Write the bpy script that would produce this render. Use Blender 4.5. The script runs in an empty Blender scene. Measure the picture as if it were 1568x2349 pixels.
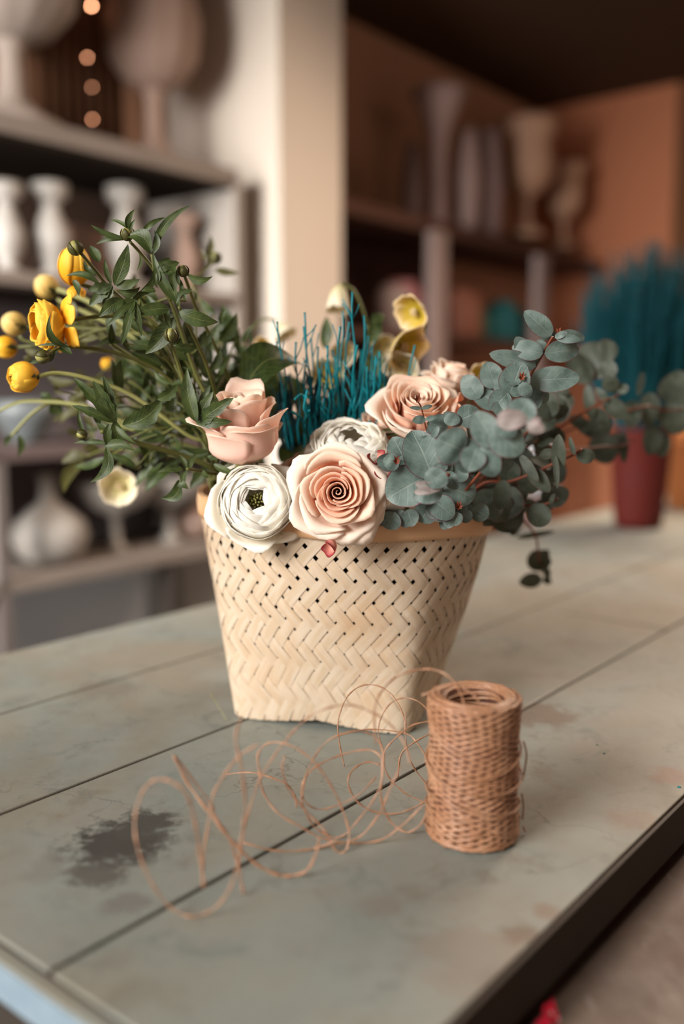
import bpy, math, random
from mathutils import Vector, Matrix, noise
random.seed(7)
S = bpy.context.scene
COL = S.collection
# ---------------------------------------------------------------- camera
EYE = 1.05; FPX = 2132.0; PITCH = math.atan(284.5/FPX)
cam_d = bpy.data.cameras.new('camera'); cam = bpy.data.objects.new('camera', cam_d); COL.objects.link(cam)
cam.location = (0, 0, EYE); cam.rotation_euler = (math.pi/2-PITCH, 0, 0)
cam_d.sensor_fit = 'VERTICAL'; cam_d.sensor_height = 36; cam_d.lens = 36*FPX/2349
cam_d.clip_start = .02; cam_d.clip_end = 50
cam_d.dof.use_dof = True; cam_d.dof.focus_distance = .715; cam_d.dof.aperture_fstop = 1.85
S.camera = cam
# ---------------------------------------------------------------- light
w = bpy.data.worlds.new('world'); S.world = w; w.use_nodes = True
w.node_tree.nodes['Background'].inputs[0].default_value = (1.0, .72, .55, 1)
w.node_tree.nodes['Background'].inputs[1].default_value = .20
PI_ = math.pi
def area(name, loc, target, size, power, col, sy=None, spread=PI_):
    d = bpy.data.lights.new(name, 'AREA'); d.energy = power; d.color = col; d.size = size; d.spread = spread
    if sy: d.shape = 'RECTANGLE'; d.size_y = sy
    o = bpy.data.objects.new(name, d); COL.objects.link(o); o.location = loc
    o.rotation_euler = (Vector(target)-Vector(loc)).to_track_quat('-Z', 'Y').to_euler(); return o
area('shop_window_light', (-2.0, -1.0, 1.9), (-.1, .9, .40), 1.6, 15, (1, .97, .92), 1.3, 1.35)
area('side_window_light', (-1.55, .87, 1.55), (-.25, 3.1, .66), .9, 18, (1, .98, .96), .9, 1.75)
area('far_table_fill', (1.25, 2.3, 2.40), (.8, 1.9, .7), 1.0, 24, (1, .76, .58), 1.0, 2.6)  # unseen warm fill, added to brighten the far table
area('far_room_fill', (3.0, 1.2, 2.35), (2.2, 3.6, 1.5), .8, 2.6, (1, .62, .42))  # added fill for the far surfaces, no fixture behind it
S.view_settings.view_transform = 'Standard'; S.view_settings.look = 'None'
S.view_settings.exposure = 1.5; S.view_settings.gamma = 1.0; S.view_settings.use_curve_mapping = False
# ---------------------------------------------------------------- helpers
V = Vector; PI = math.pi
cp, sp = math.cos(PITCH), math.sin(PITCH)
D1 = V((.6302, .7764, 0)); D2 = V((-.7764, .6302, 0))
def P(x, y, Y):
    a = (x-784)/FPX; b = (1174.5-y)/FPX; k = Y/(cp+b*sp)
    return V((a*k, Y, EYE+(-sp+b*cp)*k))
def onz(x, y, z):
    a = (x-784)/FPX; b = (1174.5-y)/FPX; k = (z-EYE)/(-sp+b*cp)
    return V((a*k, (cp+b*sp)*k, z))
def onv(x, y, v):
    q = P(x, y, 1.0); k = v/(q.x*D2.x+q.y*D2.y); return V((q.x*k, k, EYE+(q.z-EYE)*k))
def UV(u, v, z): return D1*u+D2*v+V((0, 0, z))
def uof(q): return q.x*D1.x+q.y*D1.y
MPX = 1/FPX/.985
class MB:
    def __init__(s): s.v = []; s.f = []; s.t = []
    def add(s, vs, fs, uv=None):
        o = len(s.v); s.v += [V(q) for q in vs]; s.f += [tuple(i+o for i in f) for f in fs]
        s.t += uv if uv else [(0, 0)]*len(vs); return s
    def grid(s, rows, uvs=None, closed=False):
        n = len(rows); m = len(rows[0]); vs = [q for r in rows for q in r]
        fs = []
        for i in range(n-1):
            for j in range(m if closed else m-1):
                k = (j+1) % m; fs.append((i*m+j, i*m+k, (i+1)*m+k, (i+1)*m+j))
        if uvs is None: uvs = [(j/max(1, m-1), i/(n-1)) for i in range(n) for j in range(m)]
        return s.add(vs, fs, uvs)
    def tube(s, pts, r, n=6, caps=True, flat=1.0):
        pts = [V(q) for q in pts]; N = len(pts)
        R = r if isinstance(r, (list, tuple)) else [r]*N
        t0 = (pts[1]-pts[0]).normalized(); u = t0.orthogonal().normalized(); rows = []
        for i in range(N):
            t = (pts[min(i+1, N-1)]-pts[max(i-1, 0)])
            t = t.normalized() if t.length > 1e-9 else t0
            u = (u-t*u.dot(t)); u = u.normalized() if u.length > 1e-6 else t.orthogonal().normalized()
            w_ = t.cross(u)
            rows.append([pts[i]+(u*math.cos(a)+w_*math.sin(a)*flat)*R[i] for a in [2*PI*k/n for k in range(n)]])
        b = len(s.v); s.grid(rows, [(k/n, i/(N-1)) for i in range(N) for k in range(n)], True)
        if caps:
            s.f.append(tuple(b+k for k in range(n))[::-1]); s.f.append(tuple(b+(N-1)*n+k for k in range(n)))
        return s
    def lathe(s, prof, c, n=32, ax=None, sc=1.0):
        rows = []
        M = (ax or Matrix.Identity(3))
        for r, z in prof:
            rows.append([V(c)+M @ V((r*sc*math.cos(2*PI*k/n), r*sc*math.sin(2*PI*k/n), z*sc)) for k in range(n)])
        return s.grid(rows, [(k/n, i/(len(prof)-1)) for i in range(len(prof)) for k in range(n)], True)
    def box(s, c, ex, ey, ez, hx, hy, hz):
        c = V(c); vs = [c+ex*(hx*a)+ey*(hy*b)+ez*(hz*d) for a in (-1, 1) for b in (-1, 1) for d in (-1, 1)]
        return s.add(vs, [(0, 1, 3, 2), (4, 6, 7, 5), (0, 4, 5, 1), (2, 3, 7, 6), (0, 2, 6, 4), (1, 5, 7, 3)])
    def ubox(s, u0, u1, v0, v1, z0, z1):
        return s.box(UV((u0+u1)/2, (v0+v1)/2, (z0+z1)/2), D1, D2, V((0, 0, 1)), abs(u1-u0)/2, abs(v1-v0)/2, abs(z1-z0)/2)
    def build(s, name, mat, parent=None, smooth=True, loc=None, bevel=0, solid=0):
        me = bpy.data.meshes.new(name)
        o = bpy.data.objects.new(name, me); COL.objects.link(o)
        org = V((0, 0, 0))
        if parent:
            q = parent
            while q: org = org+q.location; q = q.parent
            o.parent = parent
        elif loc is None:
            lo = [min(q[i] for q in s.v) for i in range(3)]; hi = [max(q[i] for q in s.v) for i in range(3)]
            org = V(((lo[0]+hi[0])/2, (lo[1]+hi[1])/2, lo[2])); o.location = org
        else: org = V(loc); o.location = org
        me.from_pydata([tuple(q-org) for q in s.v], [], s.f)
        ul = me.uv_layers.new(name='uv'); L = [0.0]*(2*len(me.loops))
        for i, lp in enumerate(me.loops): L[2*i], L[2*i+1] = s.t[lp.vertex_index]
        ul.data.foreach_set('uv', L)
        me.materials.append(mat)
        if smooth: me.polygons.foreach_set('use_smooth', [True]*len(me.polygons))
        me.update()
        if bevel:
            m = o.modifiers.new('bevel', 'BEVEL'); m.width = bevel; m.segments = 2; m.limit_method = 'ANGLE'
        if solid:
            m = o.modifiers.new('solid', 'SOLIDIFY'); m.thickness = solid; m.offset = 0
        return o
def thing(name, label, cat, loc, group=None):
    o = bpy.data.objects.new(name, None); COL.objects.link(o); o.location = loc; o.empty_display_size = .02
    o['label'] = label; o['category'] = cat
    if group: o['group'] = group
    return o
def tag(o, label, cat, group=None, kind=None):
    o['label'] = label; o['category'] = cat
    if group: o['group'] = group
    if kind: o['kind'] = kind
    return o
def struct(o): o['kind'] = 'structure'; return o
def smooth_path(pts, n=6):
    pts = [V(q) for q in pts]; out = []
    for i in range(len(pts)-1):
        p0 = pts[max(i-1, 0)]; p1 = pts[i]; p2 = pts[i+1]; p3 = pts[min(i+2, len(pts)-1)]
        for k in range(n):
            t = k/n; out.append(.5*((2*p1)+(p2-p0)*t+(2*p0-5*p1+4*p2-p3)*t*t+(3*p1-p0-3*p2+p3)*t**3))
    out.append(pts[-1]); return out
def lerp(a, b, t): return a+(b-a)*t
def basis(z, roll=0.0):
    z = V(z).normalized(); x = V((0, 0, 1)).cross(z)
    x = x.normalized() if x.length > 1e-3 else V((1, 0, 0)); y = z.cross(x)
    M = Matrix((x, y, z)).transposed(); return M @ Matrix.Rotation(roll, 3, 'Z')
# ---------------------------------------------------------------- materials
class NT:
    def __init__(s, name):
        s.m = bpy.data.materials.new(name); s.m.use_nodes = True; s.t = s.m.node_tree; s.n = s.t.nodes; s.l = s.t.links
        s.b = s.n['Principled BSDF']; s.out = s.n['Material Output']
    def new(s, k, **kw):
        x = s.n.new(k)
        for a, b in kw.items(): setattr(x, a, b)
        return x
    def inp(s, node, key, val):
        if hasattr(val, 'is_output') or isinstance(val, bpy.types.NodeSocket): s.l.new(val, node.inputs[key])
        else: node.inputs[key].default_value = val
    def noise(s, vec, scale, detail=3, rough=.55, dist=0):
        x = s.new('ShaderNodeTexNoise'); s.l.new(vec, x.inputs['Vector'])
        x.inputs['Scale'].default_value = scale; x.inputs['Detail'].default_value = detail
        x.inputs['Roughness'].default_value = rough; x.inputs['Distortion'].default_value = dist; return x.outputs['Fac']
    def ramp(s, fac, stops):
        x = s.new('ShaderNodeValToRGB'); s.l.new(fac, x.inputs[0]); e = x.color_ramp.elements
        while len(e) < len(stops): e.new(.5)
        for k, (p, c) in enumerate(stops): e[k].position = p; e[k].color = (*c, 1) if len(c) == 3 else c
        return x.outputs[0]
    def rng(s, fac, a, b, c=0., d=1.):
        x = s.new('ShaderNodeMapRange'); s.inp(x, 0, fac)
        for k, q in zip((1, 2, 3, 4), (a, b, c, d)): x.inputs[k].default_value = q
        return x.outputs[0]
    def mix(s, f, a, b, mode='MIX'):
        x = s.new('ShaderNodeMix', data_type='RGBA', blend_type=mode)
        for k, q in ((0, f), (6, a), (7, b)):
            if isinstance(q, tuple) and len(q) == 3: q = (*q, 1)
            s.inp(x, k, q)
        return x.outputs[2]
    def math(s, op, a, b=0.0):
        x = s.new('ShaderNodeMath', operation=op); s.inp(x, 0, a); s.inp(x, 1, b); return x.outputs[0]
    def map(s, vec, sc):
        x = s.new('ShaderNodeMapping'); s.l.new(vec, x.inputs[0]); x.inputs['Scale'].default_value = sc; return x.outputs[0]
    def coord(s, k='Object'): return s.new('ShaderNodeTexCoord').outputs[k]
    def pos(s): return s.new('ShaderNodeNewGeometry').outputs['Position']
    def sep(s, vec):
        x = s.new('ShaderNodeSeparateXYZ'); s.l.new(vec, x.inputs[0]); return x.outputs
    def bump(s, h, st, dist=.001):
        x = s.new('ShaderNodeBump'); s.l.new(h, x.inputs['Height']); x.inputs['Strength'].default_value = st
        x.inputs['Distance'].default_value = dist; s.l.new(x.outputs[0], s.b.inputs['Normal']); return x.outputs[0]
    def fin(s, col, rough=.6, spec=.3, trans=0, tcol=None):
        if isinstance(col, tuple): s.b.inputs['Base Color'].default_value = (*col, 1)
        else: s.l.new(col, s.b.inputs['Base Color'])
        s.inp(s.b, 'Roughness', rough); s.b.inputs['Specular IOR Level'].default_value = spec
        if trans:
            t = s.new('ShaderNodeBsdfTranslucent')
            if tcol: t.inputs[0].default_value = (*tcol, 1)
            elif isinstance(col, tuple): t.inputs[0].default_value = (*col, 1)
            else: s.l.new(col, t.inputs[0])
            x = s.new('ShaderNodeMixShader'); x.inputs[0].default_value = trans
            s.l.new(s.b.outputs[0], x.inputs[1]); s.l.new(t.outputs[0], x.inputs[2]); s.l.new(x.outputs[0], s.out.inputs[0])
        return s.m
def plain(name, c, c2=None, scale=20, rough=.6, spec=.3, bump=0, metal=0):
    n = NT(name); co = n.coord()
    f = n.noise(co, scale, 4)
    if bump: n.bump(f, bump)
    n.b.inputs['Metallic'].default_value = metal
    return n.fin(n.mix(f, c, c2 or tuple(q*.8 for q in c)), rough, spec)
def m_petal(name, base, mid, edge, trans=.35):
    n = NT(name); uv = n.coord('UV'); s_ = n.sep(uv)
    f = n.noise(n.map(uv, (14, 1.5, 1)), 1.0, 3)
    t = n.math('ADD', s_[1], n.math('MULTIPLY', n.math('SUBTRACT', f, .5), .18))
    c = n.ramp(t, [(0, base), (.55, mid), (.9, edge), (1, tuple(q*.93 for q in edge))])
    n.bump(f, .12, .0006)
    return n.fin(c, .55, .25, trans)
def m_leaf(name, dark, light, rib, trans=.25, veins=9, rough=.45, margin=None, spec=.4):
    n = NT(name); uv = n.coord('UV'); s_ = n.sep(uv); ob = n.coord()
    a = n.math('ABSOLUTE', n.math('SUBTRACT', s_[0], .5))
    nz = n.noise(ob, 130, 4); big = n.noise(ob, 22, 2)
    c = n.mix(n.rng(nz, .3, .7), dark, light)
    c = n.mix(n.math('MULTIPLY', n.rng(big, .45, .7), .35), c, light)
    vv = n.math('SINE', n.math('MULTIPLY', n.math('SUBTRACT', s_[1], n.math('MULTIPLY', a, .55)), veins*6.283))
    vm = n.math('MULTIPLY', n.rng(vv, .86, 1.0), .35)
    rm = n.rng(a, .012, .03, 1, 0)
    m_ = n.math('MAXIMUM', vm, n.math('MULTIPLY', rm, .85))
    c = n.mix(m_, c, rib)
    if margin:
        e = n.math('MAXIMUM', n.rng(a, .470, .484), n.rng(s_[1], .972, .985))
        nn = n.rng(n.noise(ob, 60, 2), .35, .6)
        c = n.mix(n.math('MULTIPLY', e, n.math('ADD', n.math('MULTIPLY', nn, .5), .4)), c, margin)
    h = n.math('SUBTRACT', n.math('MULTIPLY', nz, .3), m_)
    n.bump(h, .35, .0006)
    return n.fin(c, rough, spec, trans)
M = {}
M['leaf'] = m_leaf('ranunculus_leaf', (.016, .032, .008), (.060, .090, .020), (.12, .14, .045), .25)
M['leaf_olive'] = m_leaf('olive_leaf', (.045, .045, .010), (.095, .09, .022), (.15, .14, .05), .3)
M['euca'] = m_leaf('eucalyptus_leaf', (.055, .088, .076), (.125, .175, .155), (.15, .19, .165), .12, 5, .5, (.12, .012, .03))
M['euca_dark'] = m_leaf('shaded_eucalyptus_leaf', (.030, .042, .028), (.070, .085, .060), (.07, .08, .055), .15, 5, .55, (.12, .03, .03))  # darker copy of the eucalyptus leaf, dim light on the right put into colour
M['euca_pink'] = m_leaf('young_eucalyptus_leaf', (.15, .14, .125), (.27, .21, .20), (.30, .25, .23), .15, 5, .5, (.25, .03, .06))
M['stem'] = plain('green_stem', (.12, .11, .025), (.07, .085, .022), 60, .5)
M['stem_pale'] = plain('pale_green_stem', (.32, .30, .12), (.20, .21, .06), 60, .5)
M['stem_red'] = plain('reddish_stem', (.20, .055, .025), (.13, .035, .02), 60, .5)
M['bud'] = plain('green_bud', (.16, .18, .04), (.33, .28, .10), 180, .5, bump=.2)
M['rose_in'] = m_petal('deep_peach_petal', (.80, .30, .16), (.90, .45, .29), (.93, .62, .46), .4)
M['rose_mid'] = m_petal('peach_petal', (.84, .42, .28), (.92, .60, .46), (.95, .76, .62), .42)
M['rose_out'] = m_petal('pale_peach_petal', (.88, .60, .44), (.95, .77, .64), (.97, .87, .77), .42)
M['rose_pink'] = m_petal('blush_pink_petal', (.93, .74, .60), (.95, .66, .56), (.96, .76, .64), .42)
M['white'] = m_petal('cream_white_petal', (.90, .86, .68), (.97, .92, .80), (.98, .95, .88), .45)
M['yellow'] = m_petal('yellow_petal', (.80, .38, .01), (.92, .52, .03), (.97, .66, .09))
M['yellow_pale'] = m_petal('pale_yellow_petal', (.50, .42, .12), (.80, .55, .16), (.86, .68, .30))
M['hell'] = m_petal('hellebore_petal', (.42, .32, .02), (.66, .48, .07), (.92, .76, .48))
M['hell_out'] = m_petal('cream_hellebore_petal', (.60, .55, .18), (.82, .74, .50), (.90, .82, .66))
M['dried'] = m_petal('dried_petal', (.80, .50, .36), (.74, .32, .25), (.36, .04, .05))
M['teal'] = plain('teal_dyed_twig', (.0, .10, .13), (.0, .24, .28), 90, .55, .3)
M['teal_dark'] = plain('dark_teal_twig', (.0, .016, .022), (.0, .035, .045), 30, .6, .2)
# ---------------------------------------------------------------- setting
WALL_V = 2.45; END_U = 4.65; CEIL = EYE+1.45
wallm = plain('plaster', (.36, .20, .125), (.40, .23, .15), 3, .9, .1)
pierm = plain('pier_plaster', (.53, .455, .38), (.57, .50, .42), 3, .9, .1)
endm = plain('terracotta_plaster', (.46, .18, .09), (.40, .15, .08), 2, .9, .1)
struct(MB().ubox(-2.5, END_U+.1, WALL_V, WALL_V+.1, 0, CEIL).build('wall_back', wallm, smooth=False))
struct(MB().ubox(END_U, END_U+.1, 1.70, WALL_V, 0, CEIL).build('wall_far', endm, smooth=False))
struct(MB().ubox(END_U, END_U+.1, -2.5, 1.70, 0, CEIL).build('wall_right', plain('dark_wood_wall', (.10, .045, .02), (.16, .07, .03), 5, .8, .1), smooth=False))
struct(MB().ubox(-2.5, 2.11, WALL_V-.012, WALL_V, 0, .60).build('trim_2', plain('blue_grey_dado', (.44, .47, .50), (.52, .55, .57), 4, .7, .2), smooth=False))
struct(MB().ubox(2.11, 2.40, 1.95, WALL_V, 0, CEIL).build('trim_1', pierm, smooth=False))
struct(MB().ubox(-2.5, END_U+.1, -2.5, WALL_V+.1, CEIL, CEIL+.1).build('ceiling', plain('dark_ceiling', (.075, .04, .022), (.06, .032, .018), 2, .9, .1), smooth=False))
struct(MB().ubox(-2.5, END_U+.1, -2.5, WALL_V+.1, -.1, 0).build('floor', plain('grey_concrete_floor', (.20, .205, .21), (.13, .13, .135), 4, .7, .3), smooth=False))
# ---------------------------------------------------------------- table
TZ = .75
def table_mat(name, cA, cB, stains=True):
    n = NT(name); p = n.pos()
    a = n.noise(p, 5, 5, .6, .4); b = n.noise(p, 38, 6, .65); st = n.noise(n.map(p, (30, 12, 10)), 1.0, 5, .7)
    c = n.mix(n.rng(a, .35, .65), cA, cB)
    c = n.mix(n.math('MULTIPLY', n.rng(b, .5, .75), .35), c, (.13, .11, .09))
    c = n.mix(n.math('MULTIPLY', n.rng(n.noise(p, 14, 6, .7, .3), .60, .72), .55), c, (.09, .07, .05))
    c = n.mix(n.math('MULTIPLY', n.rng(n.noise(p, 9, 3), .52, .75), .30), c, (.21, .155, .105))
    c = n.mix(n.math('MULTIPLY', n.rng(n.noise(n.map(p, (60, 26, 10)), 1.6, 3), .66, .74), .25), c, (.26, .26, .23))
    c = n.mix(n.math('MULTIPLY', n.rng(n.noise(p, 3.4, 4, .6, .5), .48, .62), .55), c, tuple(q*w_ for q, w_ in zip(cA, (1.15, .86, .68))))
    c = n.mix(n.math('MULTIPLY', n.rng(n.noise(n.map(p, (1, 1, 1)), 21, 8, .78, .8), .55, .66), .6), c, tuple(q*.62 for q in cA))
    vo = n.new('ShaderNodeTexVoronoi', feature='DISTANCE_TO_EDGE'); vo.inputs['Scale'].default_value = 4.5
    wp = n.new('ShaderNodeVectorMath', operation='ADD'); n.l.new(p, wp.inputs[0]); nz2 = n.new('ShaderNodeTexNoise'); nz2.inputs['Scale'].default_value = 9; nz2.inputs['Detail'].default_value = 5; n.l.new(p, nz2.inputs['Vector']); vs = n.new('ShaderNodeVectorMath', operation='SCALE'); vs.inputs['Scale'].default_value = .25; n.l.new(nz2.outputs['Color'], vs.inputs[0]); n.l.new(vs.outputs[0], wp.inputs[1]); n.l.new(wp.outputs[0], vo.inputs['Vector'])
    c = n.mix(n.math('MULTIPLY', n.math('MULTIPLY', n.rng(vo.outputs['Distance'], .0, .006, 1, 0), n.rng(n.noise(p, 6, 2), .5, .62)), .6), c, (.06, .055, .05))
    if stains:
        for (x, y, r, col, k) in [(265, 1935, .030, (.045, .042, .038), 1.), (330, 1890, .020, (.05, .048, .042), 1.), (225, 2000, .018, (.055, .05, .045), .9), (215, 2010, .013, (.09, .085, .075), .8), (290, 2070, .013, (.12, .11, .10), .7), (1190, 2140, .010, (.13, .10, .075), .9), (1250, 2090, .007, (.16, .12, .09), .8), (1540, 1780, .016, (.20, .13, .10), .8), (1450, 1880, .015, (.18, .13, .10), .7), (1240, 1640, .03, (.12, .09, .065), .9), (240, 1580, .03, (.13, .12, .10), .6), (105, 1990, .016, (.15, .14, .12), .5), (1100, 2200, .03, (.17, .12, .09), .4), (880, 2080, .012, (.16, .13, .10), .5)]:
            q = onz(x, y, TZ); d = n.new('ShaderNodeVectorMath', operation='DISTANCE'); n.l.new(p, d.inputs[0]); d.inputs[1].default_value = q
            f = n.math('SUBTRACT', n.rng(d.outputs['Value'], 0, r*1.7, 1, 0), n.math('MULTIPLY', n.math('ABSOLUTE', n.math('SUBTRACT', n.noise(p, 70, 5, .75), .42)), 2.2))
            c = n.mix(n.math('MULTIPLY', n.rng(f, .05, .4), k), c, col)
    n.bump(b, .15, .0008)
    return n.fin(c, n.rng(st, .3, .7, .42, .62), .4)
tabm = table_mat('weathered_grey_green_paint', (.165, .185, .168), (.215, .218, .19))
darkm = plain('dark_steel', (.022, .017, .014), (.035, .027, .02), 30, .6, .3)
bluem = plain('blue_grey_metal_edge', (.13, .19, .24), (.22, .28, .33), 60, .35, .5)
rustm = plain('rusty_groove_filler', (.10, .05, .025), (.05, .033, .022), 50, .9, .1)
tb = thing('work_table', 'long weathered grey-green plank work table under the basket and spool', 'table', UV(1.3, .58, 0))
m = MB(); seams = [.216, .399, .583, .770, .948]; g = .0016
U1 = 3.1
for k in range(4):
    cuts = [.2495, 1.14, U1] if k == 1 else [.2495, [1.9, 0, 1.55, 2.2][k], U1]
    for i in range(2): m.ubox(cuts[i]+g, cuts[i+1]-g, seams[k]+g, seams[k+1]-g, TZ-.016, TZ)
m.build('tabletop', tabm, tb, smooth=False, bevel=.0012)
MB().ubox(.2395, .2480, .2155, .9485, TZ-.016, TZ).build('end_strip', tabm, tb, smooth=False, bevel=.001)
MB().ubox(.2400, U1, .2165, .9475, TZ-.0195, TZ-.0028).build('groove_filler', rustm, tb, smooth=False)
MB().ubox(.2385, .2398, .2150, .9490, TZ-.022, TZ-.0015).build('edge_band', bluem, tb, smooth=False)
MB().ubox(.2400, U1, .2135, .2160, TZ-.034, TZ-.0012).build('side_rail', darkm, tb, smooth=False)
MB().ubox(.26, U1-.02, .31, .92, TZ-.08, TZ-.0196).build('apron', darkm, tb, smooth=False)
for (u, v) in ((.30, .34), (.30, .88), (U1-.06, .34), (U1-.06, .88)):
    MB().ubox(u-.03, u+.03, v-.03, v+.03, 0, TZ-.08).build('leg', darkm, tb, smooth=False)
benchm = table_mat('brown_worn_wood', (.060, .033, .023), (.044, .026, .018), False)
bt = thing('side_bench', 'brown worn wooden bench just beyond the right edge of the work table', 'bench', UV(1.0, -.2, 0))
MB().ubox(.1, 2.3, -.62, .262, TZ-.075, TZ-.046).build('bench_top', benchm, bt, smooth=False, bevel=.002)
for (u, v) in ((.16, -.55), (.16, .20), (2.2, -.55), (2.2, .20)):
    MB().ubox(u-.03, u+.03, v-.03, v+.03, 0, TZ-.075).build('leg', darkm, bt, smooth=False)
# red wrapper
q = onv(1210, 2268, .208)+D1*.019; m = MB(); rows = []
rr = random.Random(3)
for i in range(8):
    t = i/7; top = lerp(.006, .015, t)*(1-.5*(t > .9))+rr.uniform(-.0012, .0012)
    rows.append([V((q.x, q.y, TZ-.0455))+D1*(.0105*(t-.5)*2+.002*j/4)+D2*(-.004*(1-j/4)-.0012*math.sin(i*1.9+j))+V((0, 0, top*j/4)) for j in range(5)])
m.grid(rows)
n = NT('red_white_foil'); f = n.noise(n.coord(), 130, 2)
tag(m.build('candy_wrapper', n.fin(n.ramp(f, [(.0, (.6, .0, .03)), (.56, (.65, .0, .04)), (.6, (.8, .6, .62)), (1, (.8, .7, .7))]), .35, .5), smooth=False, solid=.0004), 'small crumpled red and white wrapper lying in the gap beside the table edge', 'wrapper')
# teal specks on the table
for (x, y, r, lb) in ((1557, 1806, .0011, 'tiny teal fleck near the right edge of the photo'), (1385, 1729, .0010, 'tiny dark green fleck on the table right of the spool'), (1369, 1709, .0008, 'faint grey fleck just behind the dark green fleck')):
    q = onz(x, y, TZ); m = MB(); m.lathe([(0, .0001), (r*1.3, .0001), (r, r*.5), (0, r*.7)], q, 8)
    tag(m.build('leaf_fleck', M['teal'] if x > 1500 else plain('dark_fleck', (.03, .07, .06)), loc=q), lb, 'fleck')
# ---------------------------------------------------------------- basket
BZ = TZ; BH = .183
C0 = V((.0, .879, 0))
b0 = onz(518, 1648, TZ); b1 = onz(945, 1693, TZ)
ex = (b1-b0); bw = ex.length; ex.normalize(); ey = V((-ex.y, ex.x, 0))
C0 = (b0+b1)/2+ey*(bw/2); CT = V((.003, .879, 0)); RT = .1365; ANG0 = math.atan2(ex.y, ex.x)
def base_pt(th):
    c, s = math.cos(th-ANG0), math.sin(th-ANG0); e = 9.0
    r = (abs(c)**e+abs(s)**e)**(-1/e)*bw/2*.985
    return C0+V((math.cos(th), math.sin(th), 0))*r
def basket(th, h, off=0.0):
    """h 0..1 bottom to top of the woven body"""
    t = h; b = base_pt(th); a = CT+V((math.cos(th), math.sin(th), 0))*RT
    k = t**.92; k = k*(1-.0)+.085*math.sin(PI*min(1, t*1.0))*t
    k = min(1.0, k) if t < 1 else 1
    q = b.lerp(a, k)
    nrm = V((math.cos(th), math.sin(th), 0)); q = q+nrm*off
    tilt = (q.x)*-.055*t
    q.z = BZ+.001+BH*t+tilt
    # the bottom edge bows up a little between the corners
    dd = abs(math.sin(2*(th-ANG0))); q.z += .006*(1-t)**3*(1-dd)
    return q
NS = 50; HR = 18.5/2       # strips per direction, turns in pitch units
def straw(name, c1, c2, c3):
    n = NT(name); uv = n.coord('UV'); s_ = n.sep(uv)
    fib = n.noise(n.map(uv, (60, 2.5, 1)), 1.0, 4, .6); ob = n.coord()
    pt = n.noise(n.map(uv, (.9, .35, 1)), 2.3, 1); blot = n.noise(ob, 14, 4, .6)
    c = n.mix(n.rng(pt, .35, .62), c1, c2)
    c = n.mix(n.math('MULTIPLY', n.rng(fib, .45, .75), .45), c, c3)
    c = n.mix(n.math('MULTIPLY', n.rng(blot, .52, .72), .6), c, c3)
    n.bump(fib, .25, .0005)
    return n.fin(c, .5, .35, .12)
bstraw = straw('pale_bamboo_strip', (.52, .405, .285), (.585, .49, .38), (.52, .32, .17))
bsk = thing('woven_basket', 'pale woven bamboo basket with square foot and round rim, holding the flowers', 'basket', (C0.x, C0.y, TZ))
def strips(sign):
    m = MB(); rr = random.Random(5+sign)
    per = int(HR*2)
    for i in range(NS):
        jit = (rr.random()-.5)*.07; ww = rr.uniform(.94, 1.04); un = rr.random()*40
        rows = []; uvs = []
        ns = int(HR*2*5)
        for k in range(ns+1):
            kk = k/ns*HR*2           # crossing coordinate
            h = kk/(HR*2)
            s = i+sign*kk/2+jit
            # strips lie closer and flatter near the foot
            hh = h**.93
            ph = (kk+(0 if sign > 0 else 0)) % 4
            wv = math.sin((kk+ .5)*PI/2)*sign
            wv = max(-1, min(1, wv*1.5))
            off = wv*.00042
            wid = min(1.0, (.645+.38*(1-h)**.85))*ww
            hw = wid/2
            row = []
            for j in range(4):
                a = (j/3-.5)*2
                # move across the strip along the other diagonal direction
                ds = a*hw*.5; dk = -a*hw*sign*1.0
                h2 = max(0, min(1.0, (kk+dk)/(HR*2)))**.93
                th = -PI/2+(s+ds)*2*PI/NS
                row.append(basket(th, h2, off+.00006*(1-a*a)))
                uvs.append((j/3+i*3.1+un, kk*.35+i*1.7))
            rows.append(row)
        m.grid(rows, uvs)
    return m
strips(1).build('weave_strips', bstraw, bsk, smooth=False, solid=.00025)
strips(-1).build('weave_strips', straw('warm_bamboo_strip', (.52, .395, .275), (.57, .47, .36), (.52, .32, .17)), bsk, smooth=False, solid=.00025)
rimm = straw('smooth_bamboo_rim', (.68, .40, .21), (.72, .47, .28), (.58, .32, .15))
def rim(off, z0, z1, segs=96, rows=5):
    m = MB(); R_ = []; uvs = []
    for k in range(rows):
        t = k/(rows-1); row = []
        for j in range(segs):
            th = 2*PI*j/segs; q = basket(th, 1, off+.0012*math.sin(PI*t)); q.z += lerp(z0, z1, t)+.0012*math.sin(th*5)
            row.append(q); uvs.append((t*.4+3, j/8))
        R_.append(row)
    m.grid(R_, uvs, True); return m
rim(.0012, -.006, .0145).build('rim_band', rimm, bsk, solid=.0012)
rim(-.0016, -.005, .0148).build('inner_rim_band', rimm, bsk, solid=.0012)
m = MB()
for (f_, hz) in ((.965, .004), (.975, .02)): pass
m.grid([[C0+(base_pt(2*PI*j/48)-C0)*s_+V((0, 0, TZ+.003)) for j in range(48)] for s_ in (.02, .5, .97)], None, True)
m.build('base_panel', rimm, bsk)
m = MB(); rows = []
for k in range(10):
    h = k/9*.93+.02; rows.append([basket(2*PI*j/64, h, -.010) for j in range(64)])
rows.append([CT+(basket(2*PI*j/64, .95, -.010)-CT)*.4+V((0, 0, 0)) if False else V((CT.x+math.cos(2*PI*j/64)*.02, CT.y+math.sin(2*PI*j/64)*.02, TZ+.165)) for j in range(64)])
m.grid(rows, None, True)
m.build('inner_shade_shell', plain('black_inner_shade', (.008, .006, .005), (.012, .009, .006), 20, .9, .05), bsk)['label'] = 'added black shell painting the inner shade seen through the weave holes'  # black shell added so the unlit basket inside reads dark
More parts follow.
